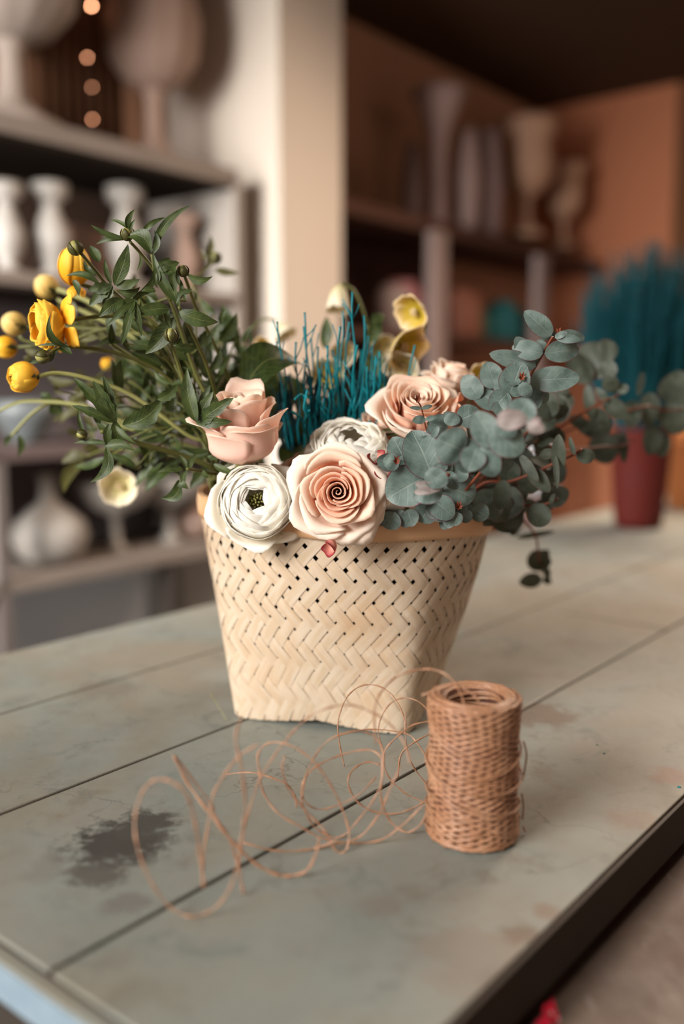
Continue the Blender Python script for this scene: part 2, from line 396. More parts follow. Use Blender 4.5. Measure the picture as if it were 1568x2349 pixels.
# loose straw on the table by the left foot
# ---------------------------------------------------------------- spool
SC = V((onz(1094, 1820, TZ).x*0+.0, 0, 0)); 
sq = onz(1092, 1964, TZ); SR = .0318; SC = V((sq.x+.0015, sq.y+SR, TZ)); SH = .0985
cordm = NT('brown_paper_cord'); uv = cordm.coord('UV'); ob = cordm.coord()
f = cordm.noise(cordm.map(uv, (3, 60, 1)), 1.0, 3); f2 = cordm.noise(ob, 55, 2)
c = cordm.mix(cordm.rng(f, .35, .65), (.19, .085, .04), (.36, .18, .10)); c = cordm.mix(cordm.math('MULTIPLY', cordm.rng(f2, .45, .7), .5), c, (.44, .26, .16))
cordm.bump(f, .4, .0004); cordm = cordm.fin(c, .42, .45, .0)
spl = thing('twine_spool', 'brown paper twine spool standing right of the basket', 'spool', SC)
m = MB(); m.lathe([(.012, .002), (SR-.0026, .002), (SR-.0022, .02), (SR-.0024, SH-.004), (SR-.006, SH-.002), (.0195, SH-.004), (.0185, SH-.03), (.0185, .002)], SC, 48)
m.build('core', plain('dark_wound_core', (.085, .03, .018), (.05, .02, .012), 200, .7, .2), spl)
m = MB(); rr = random.Random(11)
for sgn in (1, -1):
    nst = 15
    for i in range(nst):
        pts = []; N = 84; jit = rr.uniform(-.0002, .0002); slope = .29
        for k in range(N+1):
            z = .0018+(SH-.0036)*k/N; turns = z/(2*PI*SR*slope)
            th = 2*PI*(i/nst)+sgn*2*PI*turns+.05*math.sin(z*110)
            waist = -.0010*math.sin(PI*z/SH)+.0005*math.sin(z*160)
            r = SR-.0016+waist+.0003*math.sin(th*4+z*200)*sgn
            pts.append(SC+V((math.cos(th)*r, math.sin(th)*r, z+jit)))
        m.tube(pts, .00114*rr.uniform(.92, 1.08), 5)
for i in range(7):      # stray crossing turns
    z0 = rr.uniform(.008, .085); dz = rr.uniform(-.022, .022); t0 = rr.uniform(0, 6.28); pts = []
    for k in range(40):
        t = k/39; th = t0+t*5.0; z = min(SH-.004, max(.003, z0+dz*math.sin(t*PI)))
        r = SR-.0004+(.0012*math.sin(t*PI) if i % 5 == 0 else 0); pts.append(SC+V((math.cos(th)*r, math.sin(th)*r, z)))
    m.tube(pts, .0008, 5)
m.build('wound_twine', cordm, spl)
m = MB()
for zz in (0, 1):
    for i in range(17):
        t = i/16; r = lerp(.0190, SR-.0016, t) if zz else lerp(SR-.004, SR-.0012, t)
        z = (SH-.0028+.0026*math.sin(PI*min(1, t*1.1))-.004*(1-t)**2) if zz else .0016+.002*t
        pts = [SC+V((math.cos(a)*(r+.0006*math.sin(3*a+i)), math.sin(a)*(r+.0006*math.cos(2*a+i)), z+.0006*math.sin(a*2+i*1.3))) for a in [2*PI*k/48+i*.1 for k in range(49)]]
        m.tube(pts, .00105, 5, False)
for i in range(22):
    z = SH-.006-i*.0028; r = .0182
    m.tube([SC+V((math.cos(a)*r, math.sin(a)*r, z+.0015*math.sin(a*2+i))) for a in [2*PI*k/32 for k in range(33)]], .0012, 4, False)
m.build('end_windings', cordm, spl)
def c5(x, y): return 280+x/1.6, 1520+y/1.6
TW = [
 ([(300,825),(285,700),(265,570),(235,480),(180,437),(120,430),(72,480),(46,580),(60,690),(110,810),(180,900),(260,932),(340,900),(390,840),(420,760),(440,640),(450,560)], .0011),
 ([(190,340),(240,440),(320,550),(400,650),(480,730),(560,775),(620,782),(680,760),(715,690),(722,640)], .0013),
 ([(438,200),(416,280),(440,400),(452,560),(428,720),(445,850)], .0012),
 ([(295,822),(300,700),(322,560),(336,480),(390,390),(440,335),(500,300)], .0011),
 ([(430,745),(452,600),(500,440),(560,340),(640,240),(720,180),(830,155),(930,190),(1000,245),(1040,310),(1055,370)], .0009),
 ([(430,760),(390,640),(340,560),(325,520),(200,350)], .0009),
 ([(510,430),(498,340),(540,295),(620,305),(700,360),(760,440),(800,520),(832,620),(820,690),(785,690),(745,620),(700,570),(620,480),(588,400),(596,340)], .0011),
 ([(500,400),(520,480),(570,550),(650,600),(740,645),(850,662),(950,650),(1035,590),(1105,520)], .0009),
 ([(660,500),(680,400),(740,300),(830,255),(900,258),(948,300),(957,380),(940,470),(880,560),(800,640),(720,615),(672,550),(656,490)], .0009),
 ([(815,380),(795,280),(795,200),(830,120),(890,82),(960,95),(1012,150),(1042,230)], .0009),
 ([(930,300),(928,160),(980,72),(1060,32),(1140,26),(1205,58),(1248,130),(1256,220),(1245,290)], .0010),
 ([(960,340),(940,240),(975,160),(1030,130),(1085,142),(1128,180)], .0009),
 ([(930,420),(860,490),(745,537),(680,520),(658,460),(700,390),(800,340),(900,320),(950,350),(952,430),(950,500),(982,580),(1040,622),(1090,600),(1126,540)], .0009),
 ([(945,375),(900,365),(850,390),(828,440),(858,505),(920,545),(1000,555),(1075,530),(1122,500)], .0009),
 ([(1126,215),(1060,232),(1000,280),(962,330),(972,410),(1040,480),(1126,520)], .0009),
 ([(1012,420),(1022,340),(1060,300),(1126,262)], .0012),
 ([(1040,180),(1040,280),(1062,370),(1110,440),(1126,470)], .0008),
 ([(1126,360),(1085,300),(1040,260),(900,245),(780,270)], .0009),
 ([(700,680),(780,668),(870,640),(940,560),(980,470),(1020,380)], .0009),
 ([(445,660),(560,690),(690,685),(790,650)], .0008),
 ([(1100,120),(1190,88),(1270,105),(1315,160),(1300,240),(1290,300)], .0009),
 ([(380,410),(480,404),(590,440),(630,480),(640,530)], .0008),
]
m = MB()
for idx, (pts, r) in enumerate(TW):
    px = [c5(*p) for p in pts]; ym = max(q[1] for q in px)
    lowx = [q for q in px if q[1] == ym][0]
    Y0 = onz(lowx[0], ym, TZ+.0015).y
    if idx == 20 or idx == 10: Y0 = SC.y-SR-.004
    P3 = []
    for k, q in enumerate(px):
        Yp = Y0
        for _ in range(3):
            z = P(q[0], q[1], Yp).z-TZ; Yp = Y0+.18*z+.004*math.sin(k*1.3+idx)*(1 if z > .004 else 0)
        pp = P(q[0], q[1], Yp)
        if pp.z < TZ+.0012: pp = onz(q[0], q[1], TZ+.0012)
        P3.append(pp)
    sp_ = smooth_path(P3, 7); m.tube(sp_, [r*.72*(1+.3*math.sin(i*1.1+idx)) for i in range(len(sp_))], 5, flat=.7)
m.build('loose_strand', cordm, spl)['label'] = 'thin curly loops of loose twine'; mm = MB()
for (pts) in ([(1200,1700),(1207,1730),(1203,1765),(1198,1790)], [(1198,1895),(1204,1908)], [(1196,1820),(1200,1850),(1198,1880)]):
    mm.tube(smooth_path([P(x, y, SC.y-.002) for x, y in pts], 6), .0006, 5)
mm.build('strand_end', cordm, spl)
# thin pale fibre left of the basket foot
q0 = onz(480, 1585, TZ)
tag(MB().tube(smooth_path([onz(520, 1655, TZ)+V((0, 0, .001)), P(500, 1620, .82), P(482, 1592, .82)], 4), .0003, 4).build('bamboo_fibre', M['stem_pale']), 'thin pale fibre sticking out beside the left corner of the basket foot', 'fibre')
# ---------------------------------------------------------------- plant builders
RL = random.Random(21)
CAMP = V((0, 0, EYE))
def leaf(m, a, b, wid, bend=0., kind='lance', face=.75, arch=None, seed=None, cup=None, nrm=None):
    """a, b world points (base, tip); wid world width"""
    rr = RL
    ax = b-a; L = ax.length
    if L < 1e-5: return
    t_ = ax/L; toc = (CAMP-a).normalized()
    if nrm is None:
        nrm = toc*face+V((rr.uniform(-.5, .5), rr.uniform(-.2, .2), rr.uniform(-.1, .6)))*(1-face)*1.6
    nrm = (nrm-t_*nrm.dot(t_)); nrm = nrm.normalized() if nrm.length > 1e-4 else t_.orthogonal().normalized()
    side = t_.cross(nrm)
    inpl = t_.cross(toc); inpl = inpl.normalized() if inpl.length > .05 else side
    if arch is None: arch = rr.uniform(.02, .12)
    if cup is None: cup = rr.uniform(.1, .35)
    if kind == 'trifid':
        for (ang, ll, ww, off) in ((0, 1, .60, 0), (.50, .80, .48, .0004), (-.46, .76, .48, -.0004), (.18, .55, .5, .0006)):
            d = (t_*math.cos(ang)+side*math.sin(ang))
            leaf(m, a+nrm*off, a+d*L*ll+nrm*off*3, wid*ww, bend, 'tooth', arch=arch, cup=cup, nrm=nrm)
        return
    nl = 14 if kind != 'euca' else 16; nw = 7
    rows = []; uvs = []; ph = rr.uniform(0, 6.28); tw = rr.uniform(-.35, .35)
    for i in range(nl+1):
        t = i/nl
        c = a+ax*t+inpl*(bend*L*4*t*(1-t))+nrm*(arch*L*4*t*(1-t))
        if kind == 'lance': w_ = (math.sin(PI*t**.85)**.85)*(1-.25*t)*1.12+.05*(1-t)
        elif kind == 'tooth':
            w_ = (math.sin(PI*t**.95)**.7)*(1-.15*t)+.12*(1-t)
            w_ *= 1+.14*(1 if (t*4.2+.2) % 1 > .55 else -.4)*(t > .3)
        elif kind == 'euca': w_ = max(0, math.sin(PI*min(1, t**.86)))**.56
        elif kind == 'petal': w_ = .25+.75*math.sin(PI*.5*min(1, t*1.5)) if t < .66 else max(0, 1-((t-.66)/.34)**2.4)
        elif kind == 'broad':
            w_ = max(0, math.sin(PI*t**.62))**.75*(1+.10*(1 if (t*7) % 1 > .5 else -.3))
        else: w_ = math.sin(PI*t)
        w_ *= wid/2
        sd = (side*math.cos(tw*(t-.5))+nrm*math.sin(tw*(t-.5)))
        for j in range(nw):
            s = j/(nw-1)*2-1
            q = c+sd*(s*w_)+nrm*(cup*abs(s)**1.5*w_*(1 if kind != 'euca' else .6))
            q = q+nrm*(.05*w_*math.sin(t*9+ph+s*2))
            rows.append(q); uvs.append(((s+1)/2, t))
    m.grid([rows[i*nw:(i+1)*nw] for i in range(nl+1)], uvs)
def petal_bm(org, Mx, phi, span, Rk, Hk, curl=.15, edge=.2, openp=1.0, ruffle=.03, tip=0.0, spiral=.08, r0=.0, seed=0, nu=11, nv=12, grow=1.6, drop=.6):
    rr = random.Random(seed); p1, p2 = rr.uniform(0, 6.28), rr.uniform(0, 6.28)
    m = MB(); rows = []; uvs = []
    for i in range(nv+1):
        v = i/nv; row = []
        for j in range(nu+1):
            u = j/nu*2-1
            lim = 1-edge*abs(u)**2.6+.025*math.sin(u*7+p1)
            vv = v*lim
            narrow = .45+.55*min(1, vv*1.9)**.7
            a = phi+u*span/2*narrow
            r = r0+Rk*math.sin(min(1, vv*grow)*PI/2)**openp
            z = Hk*(vv if grow > 1.3 else 1-math.cos(min(1, vv)*PI/2)**1.2)
            c_ = max(0, (vv-.55)/.45)
            r += curl*Rk*c_**2.2; z -= curl*Rk*drop*c_**3
            r += tip*Rk*max(0, 1-abs(u)*1.6)*c_**1.5
            r *= 1+spiral*u
            w_ = ruffle*Rk*(c_**1.3)*math.sin(u*5.3+p2); r += w_; z += w_*.7
            row.append(V(org)+Mx @ V((r*math.cos(a), r*math.sin(a), z))); uvs.append(((u+1)/2, v))
        rows.append(row)
    m.grid(rows, uvs); return m
def rose(name, label, c, ax, R, H, nin=12, nmid=7, nout=6, roll=0, seed=1, mats=('rose_in', 'rose_mid', 'rose_out'), openness=1.0, outers=None, cat='flower', group=None, stem_to=None, sepal=None, tight=1.0):
    th = thing(name, label, cat, c, group); Mx = basis(ax, roll); rr = random.Random(seed)
    phi = rr.uniform(0, 6.28)
    for k in range(nin):
        t = (k+.3)/nin
        phi += 2.15+rr.uniform(-.25, .25)
        Rk = R*(.03+.42*t**1.05)*tight
        petal_bm(c, Mx, phi, lerp(4.6, 2.5, t), Rk, H*(.80+.17*math.sin(t*PI*.55)+rr.uniform(-.012, .012)), curl=lerp(.10, .42, t), edge=lerp(.05, .14, t), ruffle=.035, spiral=lerp(.30, .16, t), seed=seed*99+k, grow=2.6, nv=9, nu=12).build('petal', M[mats[0]], th, solid=.0004)
    for k in range(nmid):
        t = (k+.5)/nmid; phi += 2.35+rr.uniform(-.25, .25)
        petal_bm(c, Mx, phi, lerp(2.3, 1.9, t), R*lerp(.47, .72, t)*openness**.5, H*lerp(.97, .86, t), curl=lerp(.30, .36, t), edge=.18, ruffle=.045, spiral=.08, seed=seed*99+40+k, grow=1.9, tip=.05).build('petal', M[mats[1]], th, solid=.0004)
    for k in range(nout):
        t = (k+.5)/nout; phi += 2.4+rr.uniform(-.2, .2)
        petal_bm(c, Mx, phi, lerp(1.9, 1.75, t), R*lerp(.78, .98, t)*openness, H*lerp(.80, .52, t), curl=lerp(.25, .35, t), edge=.2, ruffle=.05, spiral=.05, seed=seed*99+70+k, grow=lerp(1.6, 1.35, t), tip=.08, drop=.8).build('petal', M[mats[2]], th, solid=.0005)
    for o in (outers or []):
        petal_bm(c, Mx, **{**dict(span=1.5, Rk=R, Hk=H*.4, curl=.3, edge=.25, ruffle=.04, spiral=.03, seed=5, grow=1.3, tip=.1), **{k: v for k, v in o.items() if k != 'mat'}}).build('petal', M[o.get('mat', mats[2])], th, solid=.0005)
    if sepal is not None:
        for k in range(5):
            m = MB(); a = 2*PI*k/5+.4; d = Mx @ V((math.cos(a), math.sin(a), sepal)); d.normalize()
            leaf(m, c+d*.004, c+d*R*.9, R*.26, 0, 'lance', arch=-.1); m.build('sepal', M['leaf_olive'], th)
        m = MB(); m.lathe([(0, -.012), (.005, -.011), (.0085, -.005), (.009, .0), (.006, .004)], c, 14, Mx); m.build('receptacle', M['bud'], th)
    if stem_to is not None:
        MB().tube(smooth_path([c-V(ax).normalized()*.006, (c+stem_to)/2-V(ax).normalized()*.02, stem_to], 6), .0022, 7).build('stem', M['stem'], th)
    return th
def ranunc(name, label, c, ax, R, layers=8, per=5, mat='white', center=True, end=.55, roll=0, seed=1, flat=.8, outers=None, group=None, stem=None, stem_r=.0016, stem_mat='stem', sepals=0, cat='flower', th=None, capz=0, loose=1.0, open_in=None):
    """ball of concentric petals; c is the middle of the ball"""
    th = th or thing(name, label, cat, c, group); Mx = basis(ax, roll); rr = random.Random(seed); phi = rr.uniform(0, 6)
    for k in range(layers):
        t = (k+.5)/layers
        Rk = R*lerp(.74, 1.0, t**.9)
        a_end = lerp(end*.75 if open_in is None else open_in, end*lerp(1.0, 1.9, t), t)*PI/2 if capz == 0 else lerp(.08, .5, t)*capz*PI/2
        n = per+(1 if k > layers*.6 else 0)
        for j in range(n):
            phi += 2*PI/n+rr.uniform(-.2, .2) if j else 1.3
            span = 2*PI/n*1.75; sd = rr.random()*6
            m = MB(); rows = []; uvs = []; ae = a_end*rr.uniform(.86, 1.14); Rj = Rk*rr.uniform(.97, 1.03)
            nv, nu = 10, 9
            for i in range(nv+1):
                v = i/nv; row = []
                for q in range(nu+1):
                    u = q/nu*2-1
                    lim = 1-.16*abs(u)**2.5
                    vv = v*lim; al = lerp(PI*.96, ae, vv); fl = max(0, (vv-.72)/.28)
                    r = Rj*(1+.035*u)*(1+.045*loose*fl**1.5*math.sin(u*4+sd)+.07*fl**2*loose)
                    a = phi+u*span/2*(.5+.5*min(1, vv*1.8))
                    row.append(V(c)+Mx @ V((r*math.sin(al)*math.cos(a), r*math.sin(al)*math.sin(a), r*math.cos(al)*flat)))
                    uvs.append(((u+1)/2, v))
                rows.append(row)
            m.grid(rows, uvs); m.build('petal', M[mat], th, solid=.0003)
    for o in (outers or []):
        base = V(c)-Mx @ V((0, 0, R*flat*.9))
        petal_bm(base, Mx, **{**dict(span=1.3, Rk=R*1.1, Hk=R*.8, curl=.3, edge=.25, ruffle=.04, spiral=.03, seed=5, grow=1.3, tip=.1), **{k: v for k, v in o.items() if k != 'mat'}}).build('petal', M[o.get('mat', mat)], th, solid=.0004)
    if center:
        m = MB(); 
        for i in range(26):
            t = i/26; a = i*2.4; r = R*.17*math.sqrt(t); p0 = V(c)+Mx @ V((r*math.cos(a), r*math.sin(a), R*flat*.15)); p1 = V(c)+Mx @ V((r*1.5*math.cos(a), r*1.5*math.sin(a), R*flat*(.50-.25*t)))
            p1 = p1+Mx @ V((0, 0, R*flat*.12)); m.tube([p0, p0.lerp(p1, .6), p1], [R*.035, R*.04, R*.02], 5)
        m.build('flower_center', M['bud'], th)
    if sepals:
        for k in range(sepals):
            m = MB(); a = 2*PI*k/sepals; b = V(c)-Mx @ V((0, 0, R*flat*1.0))
            e = V(c)+Mx @ V((math.cos(a)*R*1.02, math.sin(a)*R*1.02, -R*.1)); mid = (b+e)/2
            leaf(m, b, e, R*.55, 0, 'lance', nrm=-(Mx @ V((math.cos(a), math.sin(a), -.8)))*-1, arch=.18, cup=-.2); m.build('sepal', M['leaf_olive'], th)
    if stem: MB().tube(smooth_path(stem, 6), stem_r, 7).build('stem', M[stem_mat], th)
    return th
def hellebore(label, c, ax, R, stem=None, mat='hell_out', seed=1, cupz=.55, name='hellebore', group=None, n=5):
    th = thing(name, label, 'flower', c, group); Mx = basis(ax, seed*.7)
    for k in range(n):
        petal_bm(c, Mx, 2*PI*k/n+seed, 1.75, R*.95, R*cupz, curl=.18, edge=.22, ruffle=.07, spiral=.04, seed=seed*10+k, grow=1.2, tip=.08).build('petal', M[mat], th, solid=.0005)
    m = MB(); rr = random.Random(seed)
    for i in range(22):
        a = i*2.4; r = R*.05*math.sqrt(i+1)
        d = Mx @ V((r*math.cos(a), r*math.sin(a), R*rr.uniform(.3, .5))); m.tube([V(c), V(c)+d*.7, V(c)+d], [R*.03, R*.02, R*.05], 5)
    m.build('flower_center', M['hell'], th)
    if stem: MB().tube(smooth_path(stem, 6), .0014, 6).build('stem', M['stem'], th)
    return th
def budball(th, c, ax, R, seps=4, mat='bud'):
    Mx = basis(ax)
    MB().lathe([(0, -R), (R*.55, -R*.85), (R*.95, -R*.2), (R*.92, R*.3), (R*.55, R*.85), (.0, R*1.05)], c, 14, Mx).build('bud', M[mat], th)
    for k in range(seps):
        a = 2*PI*k/seps+.5; m = MB()
        rows = []; uvs = []
        for i in range(9):
            v = i/8; al = lerp(PI*.97, .15*PI, v); row = []
            for j in range(5):
                u = (j/4*2-1)*math.sin(PI*min(.97, v*.85+.12))**.8*.62
                r = R*(1.07+.05*v); row.append(V(c)+Mx @ V((r*math.sin(al)*math.cos(a+u), r*math.sin(al)*math.sin(a+u), r*math.cos(al)))); uvs.append((j/4, v))
            rows.append(row)
        m.grid(rows, uvs); m.build('sepal', M['leaf_olive'], th, solid=.0003)
# ---------------------------------------------------------------- placing by sight line
def c1(x, y): return x/2.8, 440+y/2.8
def c2(x, y): return 440+x/2.8, 620+y/2.8
def c3(x, y): return 840+x/2.154, 640+y/2.154
def stempath(cf, pts, Ya, Yb, n=6):
    N = len(pts); return smooth_path([P(*cf(*q), lerp(Ya, Yb, i/(N-1))) for i, q in enumerate(pts)], n)
def leaves(m, cf, sc, lst, Y, kind='lance', dj=.35, face=.75):
    """lst entries (bx,by,tx,ty,w[,bend[,kind[,dY]]])"""
    for e in lst:
        bx, by, tx, ty, w_ = e[:5]; bend = e[5] if len(e) > 5 else RL.uniform(-.08, .08)
        kd = e[6] if len(e) > 6 and e[6] else kind; dY = e[7] if len(e) > 7 else 0
        Yb = Y+dY+RL.uniform(-.006, .006)
        a = P(*cf(bx, by), Yb); ln = math.hypot(tx-bx, ty-by)/sc*MPX*Yb
        b = P(*cf(tx, ty), Yb+RL.uniform(-dj, dj)*ln)
        leaf(m, a, b, w_/sc*MPX*Yb, bend, kd, face)
# ---------------------------------------------------------------- flowers over the rim
def pr(px, Y): return px*MPX*Y
INB = V((.0, .86, .87))
c = P(780, 1122, .742)
ax = (P(772, 1138, .70)-c).normalized(); ax = V((-.07, -.93, -.10)).normalized()
rose('pink_rose', 'large open peach pink rose facing forward over the front rim of the basket', P(776, 1128, .735), V((-.02, -.97, .10)), pr(100, .70), .033, nin=14, nmid=6, nout=4, seed=4, roll=.3, stem_to=INB,
     outers=[dict(phi=-.25, span=1.25, Rk=pr(100, .7), Hk=.014, tip=.40, curl=.30, seed=8, grow=1.2, edge=.35), dict(phi=2.3, span=1.6, Rk=pr(88, .7), Hk=.020, curl=.32, seed=9), dict(phi=3.6, span=1.9, Rk=pr(92, .7), Hk=.026, curl=.30, seed=10), dict(phi=4.7, span=1.7, Rk=pr(92, .7), Hk=.020, curl=.28, seed=11), dict(phi=5.5, span=1.5, Rk=pr(90, .7), Hk=.016, curl=.30, seed=12), dict(phi=1.4, span=1.7, Rk=pr(88, .7), Hk=.024, curl=.25, seed=13)])
c = P(562, 1068, .765)
rose('pink_rose', 'blush pink rose bud seen from the side, above the round white bloom at the left', c, V((-.02, -.22, 1)), pr(84, .75), pr(182, .76), nin=8, nmid=5, nout=3, seed=9, mats=('rose_mid', 'rose_pink', 'rose_pink'), tight=1.15,
     stem_to=INB+V((-.06, 0, 0)), sepal=-.2,
     outers=[dict(phi=3.45, span=1.9, Rk=pr(80, .75), Hk=pr(128, .75), curl=.42, seed=3, grow=2.1, tip=.15, drop=.35), dict(phi=-.25, span=1.7, Rk=pr(78, .75), Hk=pr(140, .75), curl=.25, seed=4, grow=2.1, tip=.1, drop=.2), dict(phi=-1.3, span=1.9, Rk=pr(80, .75), Hk=pr(122, .75), curl=.10, seed=5, grow=2.2), dict(phi=1.6, span=1.9, Rk=pr(60, .75), Hk=pr(190, .75), curl=.35, seed=6, grow=2.2, drop=.1), dict(phi=-2.1, span=1.8, Rk=pr(82, .75), Hk=pr(100, .75), curl=.12, seed=7, grow=2.1)])
c = P(948, 985, .80)
rose('pink_rose', 'full peach rose tilted upward beside the teal twigs and above the eucalyptus', c, V((.10, -.66, .80)), pr(98, .78), pr(118, .78), nin=12, nmid=7, nout=4, seed=17, mats=('rose_mid', 'rose_mid', 'rose_out'), openness=.95,
     stem_to=INB+V((.06, 0, 0)), sepal=-.3, outers=[dict(phi=3.8, span=1.4, Rk=pr(80, .78), Hk=pr(75, .78), curl=.12, seed=31, grow=1.6), dict(phi=4.6, span=1.3, Rk=pr(78, .78), Hk=pr(70, .78), curl=.1, seed=32, grow=1.6)])
c = P(1020, 905, .86)
rose('pink_rose', 'pale cream pink rose mostly hidden behind the tilted peach rose', c, V((.25, -.25, 1)), pr(52, .86), pr(80, .86), nin=6, nmid=5, nout=4, seed=23, mats=('rose_mid', 'rose_out', 'rose_out'), stem_to=INB+V((.08, .03, 0)))
c = P(872, 1020, .83)
rose('pink_rose', 'dusty pink rose petals rising behind the white bloom in the middle', c, V((.1, -.45, 1)), pr(62, .82), pr(76, .82), nin=5, nmid=5, nout=4, seed=29, mats=('rose_mid', 'rose_mid', 'rose_out'), stem_to=INB+V((.03, 0, 0)))
c = P(712, 1098, .79)
rose('pink_rose', 'faded mauve pink rose tucked between the round white bloom and the dark teal twigs', c, V((-.1, -.5, 1)), pr(62, .79), pr(58, .79), nin=4, nmid=5, nout=4, seed=37, mats=('rose_mid', 'rose_mid', 'rose_mid'), stem_to=INB)
# white ranunculus
ranunc('white_ranunculus', 'round cream white ranunculus with a small green centre at the left of the basket rim', P(588, 1152, .742), V((.03, -.92, .26)), pr(87, .72), layers=10, per=5, end=.42, open_in=.17, seed=5, flat=.72, stem=[P(600, 1150, .80), INB+V((-.06, 0, 0))],
       outers=[dict(phi=3.3, span=1.5, Rk=pr(98, .73), Hk=pr(40, .73), curl=.2, seed=1), dict(phi=4.6, span=1.6, Rk=pr(92, .73), Hk=pr(48, .73), curl=.16, seed=2), dict(phi=5.7, span=1.5, Rk=pr(96, .73), Hk=pr(34, .73), curl=.2, seed=3), dict(phi=.6, span=1.3, Rk=pr(98, .73), Hk=pr(26, .73), curl=.2, seed=4), dict(phi=2.2, span=1.4, Rk=pr(92, .73), Hk=pr(30, .73), curl=.2, seed=6)])
ranunc('white_ranunculus', 'flattened white ranunculus seen from the side behind the large forward facing rose', P(806, 1026, .775), V((.05, -.55, .85)), pr(88, .77), layers=8, per=6, open_in=.12, end=.60, seed=15, flat=.48, center=False, stem=[P(805, 1070, .79), INB], loose=1.8,
       outers=[dict(phi=3.4, span=1.5, Rk=pr(92, .77), Hk=pr(32, .77), curl=.2, seed=1), dict(phi=4.5, span=1.5, Rk=pr(84, .77), Hk=pr(30, .77), curl=.2, seed=2), dict(phi=5.8, span=1.4, Rk=pr(84, .77), Hk=pr(30, .77), curl=.2, seed=3)])
# small curled petals
def curl_petal(px, py, Y, r, ax, label, mat='dried', seed=1):
    th = thing('curled_petal', label, 'petal', P(px, py, Y))
    for k in range(2):
        petal_bm(P(px, py, Y), basis(ax, seed), k*2.6+seed, 2.4, r*.55, r*1.2, curl=.4, edge=.25, ruffle=.1, seed=seed+k, grow=1.8).build('petal', M[mat], th, solid=.0004)
curl_petal(768, 1240, .712, pr(30, .71), V((-.55, -.6, -.55)), 'small curled pink petal with a crimson edge hanging under the large open rose', seed=2)
curl_petal(858, 1060, .735, pr(28, .73), V((.1, -.7, .5)), 'upper of two dried crimson edged petals between the large rose and the eucalyptus', seed=5)
curl_petal(866, 1095, .73, pr(30, .73), V((.3, -.7, .5)), 'lower of two dried crimson edged petals between the large rose and the eucalyptus', seed=8)
curl_petal(1035, 935, .79, pr(30, .78), V((.8, -.5, .35)), 'orange pink petal sticking out to the right below the tilted peach rose', 'rose_in', seed=4)
m = MB(); leaf(m, P(655, 1085, .78), P(702, 1022, .77), pr(15, .78), .1, 'lance'); tag(m.build('sepal', M['leaf_olive']), 'thin dry sepal pointing up right beside the blush rose bud', 'leaf')
# ---------------------------------------------------------------- green ranunculus bunch on the left
ROOT = lambda k=0: [P(500+k*8, 1130, .84), V((-.05+.008*k, .87, .86))]
def plant(label, stem, Ya, Yb, lv=(), mat='leaf', name='ranunculus_stem', r=.0017, smat='stem', group=None, kind='lance', Ylv=None, cat='flower stem', extra=(), root=0, cf=c1, sc=2.8, face=.75):
    tip = P(*cf(*stem[-1]), Yb)
    path = smooth_path([ROOT(root)[1], ROOT(root)[0]]+[P(*cf(*q), lerp(Ya, Yb, i/max(1, len(stem)-1))) for i, q in enumerate(stem)], 6)
    th = thing(name, label, cat, path[0], group)
    m = MB(); N = len(path); m.tube(path, [lerp(r*1.25, r*.75, i/(N-1)) for i in range(N)], 7)
    for e in extra: m.tube(stempath(cf, e[0], e[1], e[2]), e[3] if len(e) > 3 else r*.6, 6)
    m.build('stem', M[smat], th)
    if lv:
        m = MB(); leaves(m, cf, sc, lv, Ylv if Ylv is not None else Yb, kind, face=face); m.build('leaves', M[mat], th)
    return th
def bud_on(th, x, y, r, Y, ax, mat='bud', cf=c1, sc=2.8): budball(th, P(*cf(x, y), Y), ax, pr(r/sc, Y), mat=mat)
t = plant('tallest upright green stem, ending in a star of narrow leaves with a green bud', [(1400,1500),(1250,1150),(1110,740),(1000,520),(900,390),(835,320)], .80, .74,
  [(985,385,1228,85,50,-.12),(905,285,1062,165,34,-.1),(885,290,700,180,30,.05),(820,245,868,110,38,-.15),(835,250,868,175,20),(795,300,580,210,38,-.08),(830,305,615,338,36,.08),(970,395,800,295,100,.28),(820,300,870,270,30),(1000,640,840,800,36,.25),(1140,715,982,390,62,-.06),(985,400,990,245,40,.15),(960,380,1020,350,24),(1000,520,1010,620,26),(880,500,890,390,18,.2)], extra=[([(1100,700),(1010,560),(975,400)], .75, .745, .0016)])
bud_on(t, 815, 272, 38, .74, V((-.2, -.3, 1)))
t = plant('green stem with a round striped bud in front of the tulip shaped yellow flower', [(1350,1400),(1100,950),(800,700),(680,590),(600,490),(520,395)], .82, .725,
  [(735,600,822,335,85,.04),(715,595,672,430,34,-.06),(640,590,425,540,40,.12),(610,575,640,600,30),(470,565,508,668,40,-.1),(718,600,570,735,120,0,'trifid'),(790,690,635,805,80,.05),(865,700,780,990,80,0,'trifid'),(620,540,560,470,26),(740,600,900,560,60,.1),(760,640,900,610,50,.2),(540,440,600,560,26,.1),(640,450,575,345,60,0,None,.06)])
bud_on(t, 485, 360, 44, .722, V((-.45, -.2, 1)))
t = plant('central green stem with a whorl of broad notched leaves', [(1420,1500),(1340,1150),(1230,900),(1150,740)], .82, .735,
  [(1090,750,855,785,80,.04),(1150,770,1402,838,95,.06),(1120,810,932,1042,115,-.06),(1075,745,1092,880,38,.1),(1010,500,1152,455,100,0,'trifid'),(1150,745,1050,560,50,.05),(1000,640,905,640,40,.15),(900,640,985,480,40,.2),(1010,590,1000,480,28,.1),(890,700,760,800,60,.15),(1130,720,1235,625,30,-.2),(860,800,900,690,30,.2)])
t = plant('green stem with a drooping ribbed green bud below the whorl of broad leaves', [(1400,1650),(1255,1480),(1190,1250),(1110,1000),(1100,950)], .78, .728,
  [(1110,990,1160,940,30),(1260,1480,1502,1322,140,0,'trifid'),(1262,1480,1200,1130,90,-.06),(1270,1440,1350,1240,90,0,'trifid')], root=1)
bud_on(t, 1100, 920, 42, .728, V((0, -.2, 1)))
